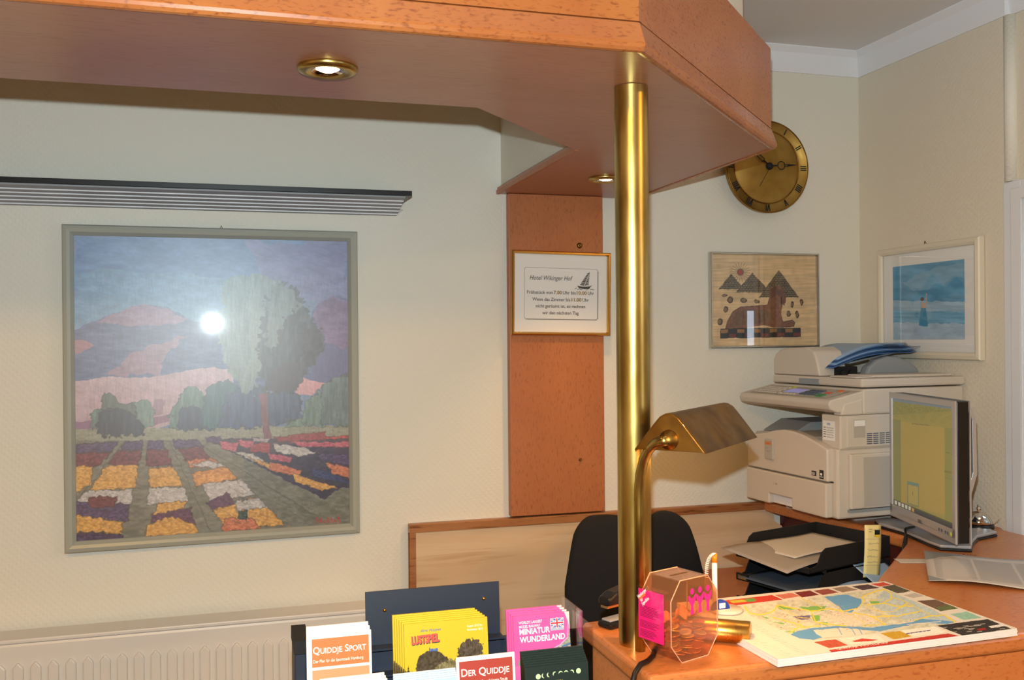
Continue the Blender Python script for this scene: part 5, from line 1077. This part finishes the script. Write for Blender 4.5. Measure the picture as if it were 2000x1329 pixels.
b = MB(F); b.text('DELL', .178, MZ0+.015, .0115, -.0058, bold=.02); b.build('lettering', 'ink', t)
b = MB(F)
for k, x_ in enumerate((.296, .310, .330, .342)): b.add([(x_+.004*math.cos(a), -.0056, MZ0+.020+.004*math.sin(a)) for a in [2*math.pi*i/12 for i in range(12)]], [tuple(range(12))])
b.build('buttons', 'btnd', t); b = MB(F); b.lathe([(.0055, -.0053), (.004, -.0062), (0, -.0062)], (.357, 0, MZ0+.020), 16, axis='y'); b.build('power_button', 'btny', t)
b = MB(F); b.prismx([(.062, MZ0+.15), (.085, MZ0+.16), (.110, MZ0+.05), (.100, CTR+.018), (.075, CTR+.018), (.072, MZ0+.06)], MW/2-.035, MW/2+.035); b.build('stand_neck', 'silver', t, bevel=.004)
b = MB(F)     # curved silver arm behind the panel on the near side
b.prismx([(.036, MZ1-.006), (.058, MZ1-.012), (.072, MZ1-.045), (.074, MZ0+.16), (.052, MZ0+.085), (.038, MZ0+.05), (.038, MZ0+.062), (.046, MZ0+.095), (.063, MZ0+.165), (.062, MZ1-.05), (.052, MZ1-.024), (.036, MZ1-.018)], MW-.060, MW-.050); b.build('rear_arm', 'silver', t, bevel=.001)
b = MB(F)
base = [(1.752, 2.318), (1.722, 2.262), (1.722, 2.16), (1.690, 2.02), (1.684, 1.972), (1.744, 1.932), (1.796, 1.985), (1.858, 2.035), (1.945, 2.062), (1.955, 2.095), (1.905, 2.125), (1.85, 2.18), (1.82, 2.27), (1.800, 2.325)]
b = MB(); b.prism(base, CTR+.0005, CTR+.007); b.build('stand_base_foot', 'black', t, bevel=.003)
b = MB(); b.prism([(x_*.985+.027, y_*.985+.032) for x_, y_ in base], CTR+.0072, CTR+.0155); b.build('stand_base', 'silver', t, bevel=.003)
b = MB()
for k in range(3):
    d_ = k*.007; b.tube([(1.765-d_, 2.165, CTR+.0195), (1.725-d_, 2.150-d_, CTR+.020), (1.695-d_*.5, 2.115-d_, CTR+.008), (1.678-d_*.3, 2.100-d_, CTR-.008), (1.672, 2.103-d_*1.5, CTR-.045), (1.676, 2.11-d_, CTR-.15)], .003, 8)
tag(b.build('monitor_cables', 'cable'), 'bundle of black cables dropping behind the desk edge under the monitor', 'cable')

# service bell
bx_, by_ = 1.984, 2.172
t = thing('service_bell', 'chrome counter bell with black base at the end of the counter', 'bell', (bx_, by_, CTR))
b = MB(); b.lathe([(0, 0), (.037, 0), (.040, .003), (.039, .010), (.034, .013), (0, .013)], (bx_, by_, CTR+.0006), 48); b.build('base', 'black', t)
b = MB(); b.lathe([(.034, .0145), (.0355, .0155), (.034, .024), (.028, .036), (.018, .044), (.006, .0475), (0, .048)], (bx_, by_, CTR), 48); b.build('dome', 'chrome', t)
b = MB(); b.lathe([(.003, .047), (.003, .054), (.0065, .055), (.0065, .057), (.003, .058), (.003, .060), (.005, .062), (.003, .065), (0, .0655)], (bx_, by_, CTR), 24); b.build('plunger', 'chrome', t)
b = MB(); b.tube([(bx_+.028, by_-.020, CTR+.013), (bx_+.042, by_-.022, CTR+.020), (bx_+.054, by_-.016, CTR+.024)], .0016, 8); b.build('striker', 'chrome', t)

# papers on the counter at the right
X_ = Vector((.79, -.613, 0)).normalized(); Y_ = Vector((-X_.y, X_.x, 0)); F = frame_matrix((1.440, 1.722, CTR+.0008), tuple(X_), tuple(Y_))
t = thing('letter_sheet', 'white letter in a clear folder lying on the counter before the monitor', 'paper', (1.6, 1.75, CTR))
wv = lambda u, v: .0035+.003*math.sin(u*5+v*2)+.004*max(0, .18-v)*6*(.5+.5*math.sin(u*7))
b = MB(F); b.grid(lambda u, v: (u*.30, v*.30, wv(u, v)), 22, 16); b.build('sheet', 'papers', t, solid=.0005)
b = MB(F)
rr = random.Random(9)
for i in range(26):
    v = .84-i*.028
    for j in range(3):
        u0 = .06+j*.29; u1 = u0+.27-(rr.random()*.1 if j == 2 else 0); b.add([(u0*.3, v*.3, wv(u0, v)+.0006), (u1*.3, v*.3, wv(u1, v)+.0006), (u1*.3, v*.3+.0016, wv(u1, v)+.0006), (u0*.3, v*.3+.0016, wv(u0, v)+.0006)], [(0, 1, 2, 3)])
b.build('printed_lines', 'inkgrey', t)
b = MB(F @ frame_matrix((0, 0, .0095), (1, 0, 0), (0, 0, -1), (0, 1, 0))); b.text('RADA', .085, .274, .012, 0, bold=.03); b.build('lettering', 'ink', t)
b = MB(F); 
for q in ([(0, .30), (.085, .30), (0, .20)], [(.0, .0), (.0, .05), (.035, .0)], [(.30, .30), (.30, .22), (.25, .30)]): b.add([(x_, y_, wv(x_/.3, y_/.3)+.0012) for x_, y_ in q], [(0, 1, 2)])
b.build('folder_corners', 'grey', t)
sheet(rotz((1.505, 1.895, CTR+.0004), -18), .10, .045, lambda u, v: .0004, 'paper_slip', 'papers', 'thin paper slip peeking out from under the letter on the counter', 'paper')

# lobby lamps that light the room (behind and above the viewer)
for (x_, y_, r_, lab) in ((-.6, -.6, .32, 'round lobby ceiling lamp on the left behind the viewer'), (2.6, -.6, .32, 'round lobby ceiling lamp on the right behind the viewer')):
    t = thing('ceiling_lamp', lab, 'lamp', (x_, y_, CEIL-.05))
    b = MB(); b.lathe([(r_, 0), (r_, -.03), (r_-.01, -.035)], (x_, y_, CEIL-.001)); b.build('housing', 'white', t)
    b = MB(); b.lathe([(r_-.01, -.005), (0, -.006)], (x_, y_, CEIL-.024)); b.build('diffuser', 'glow', t)
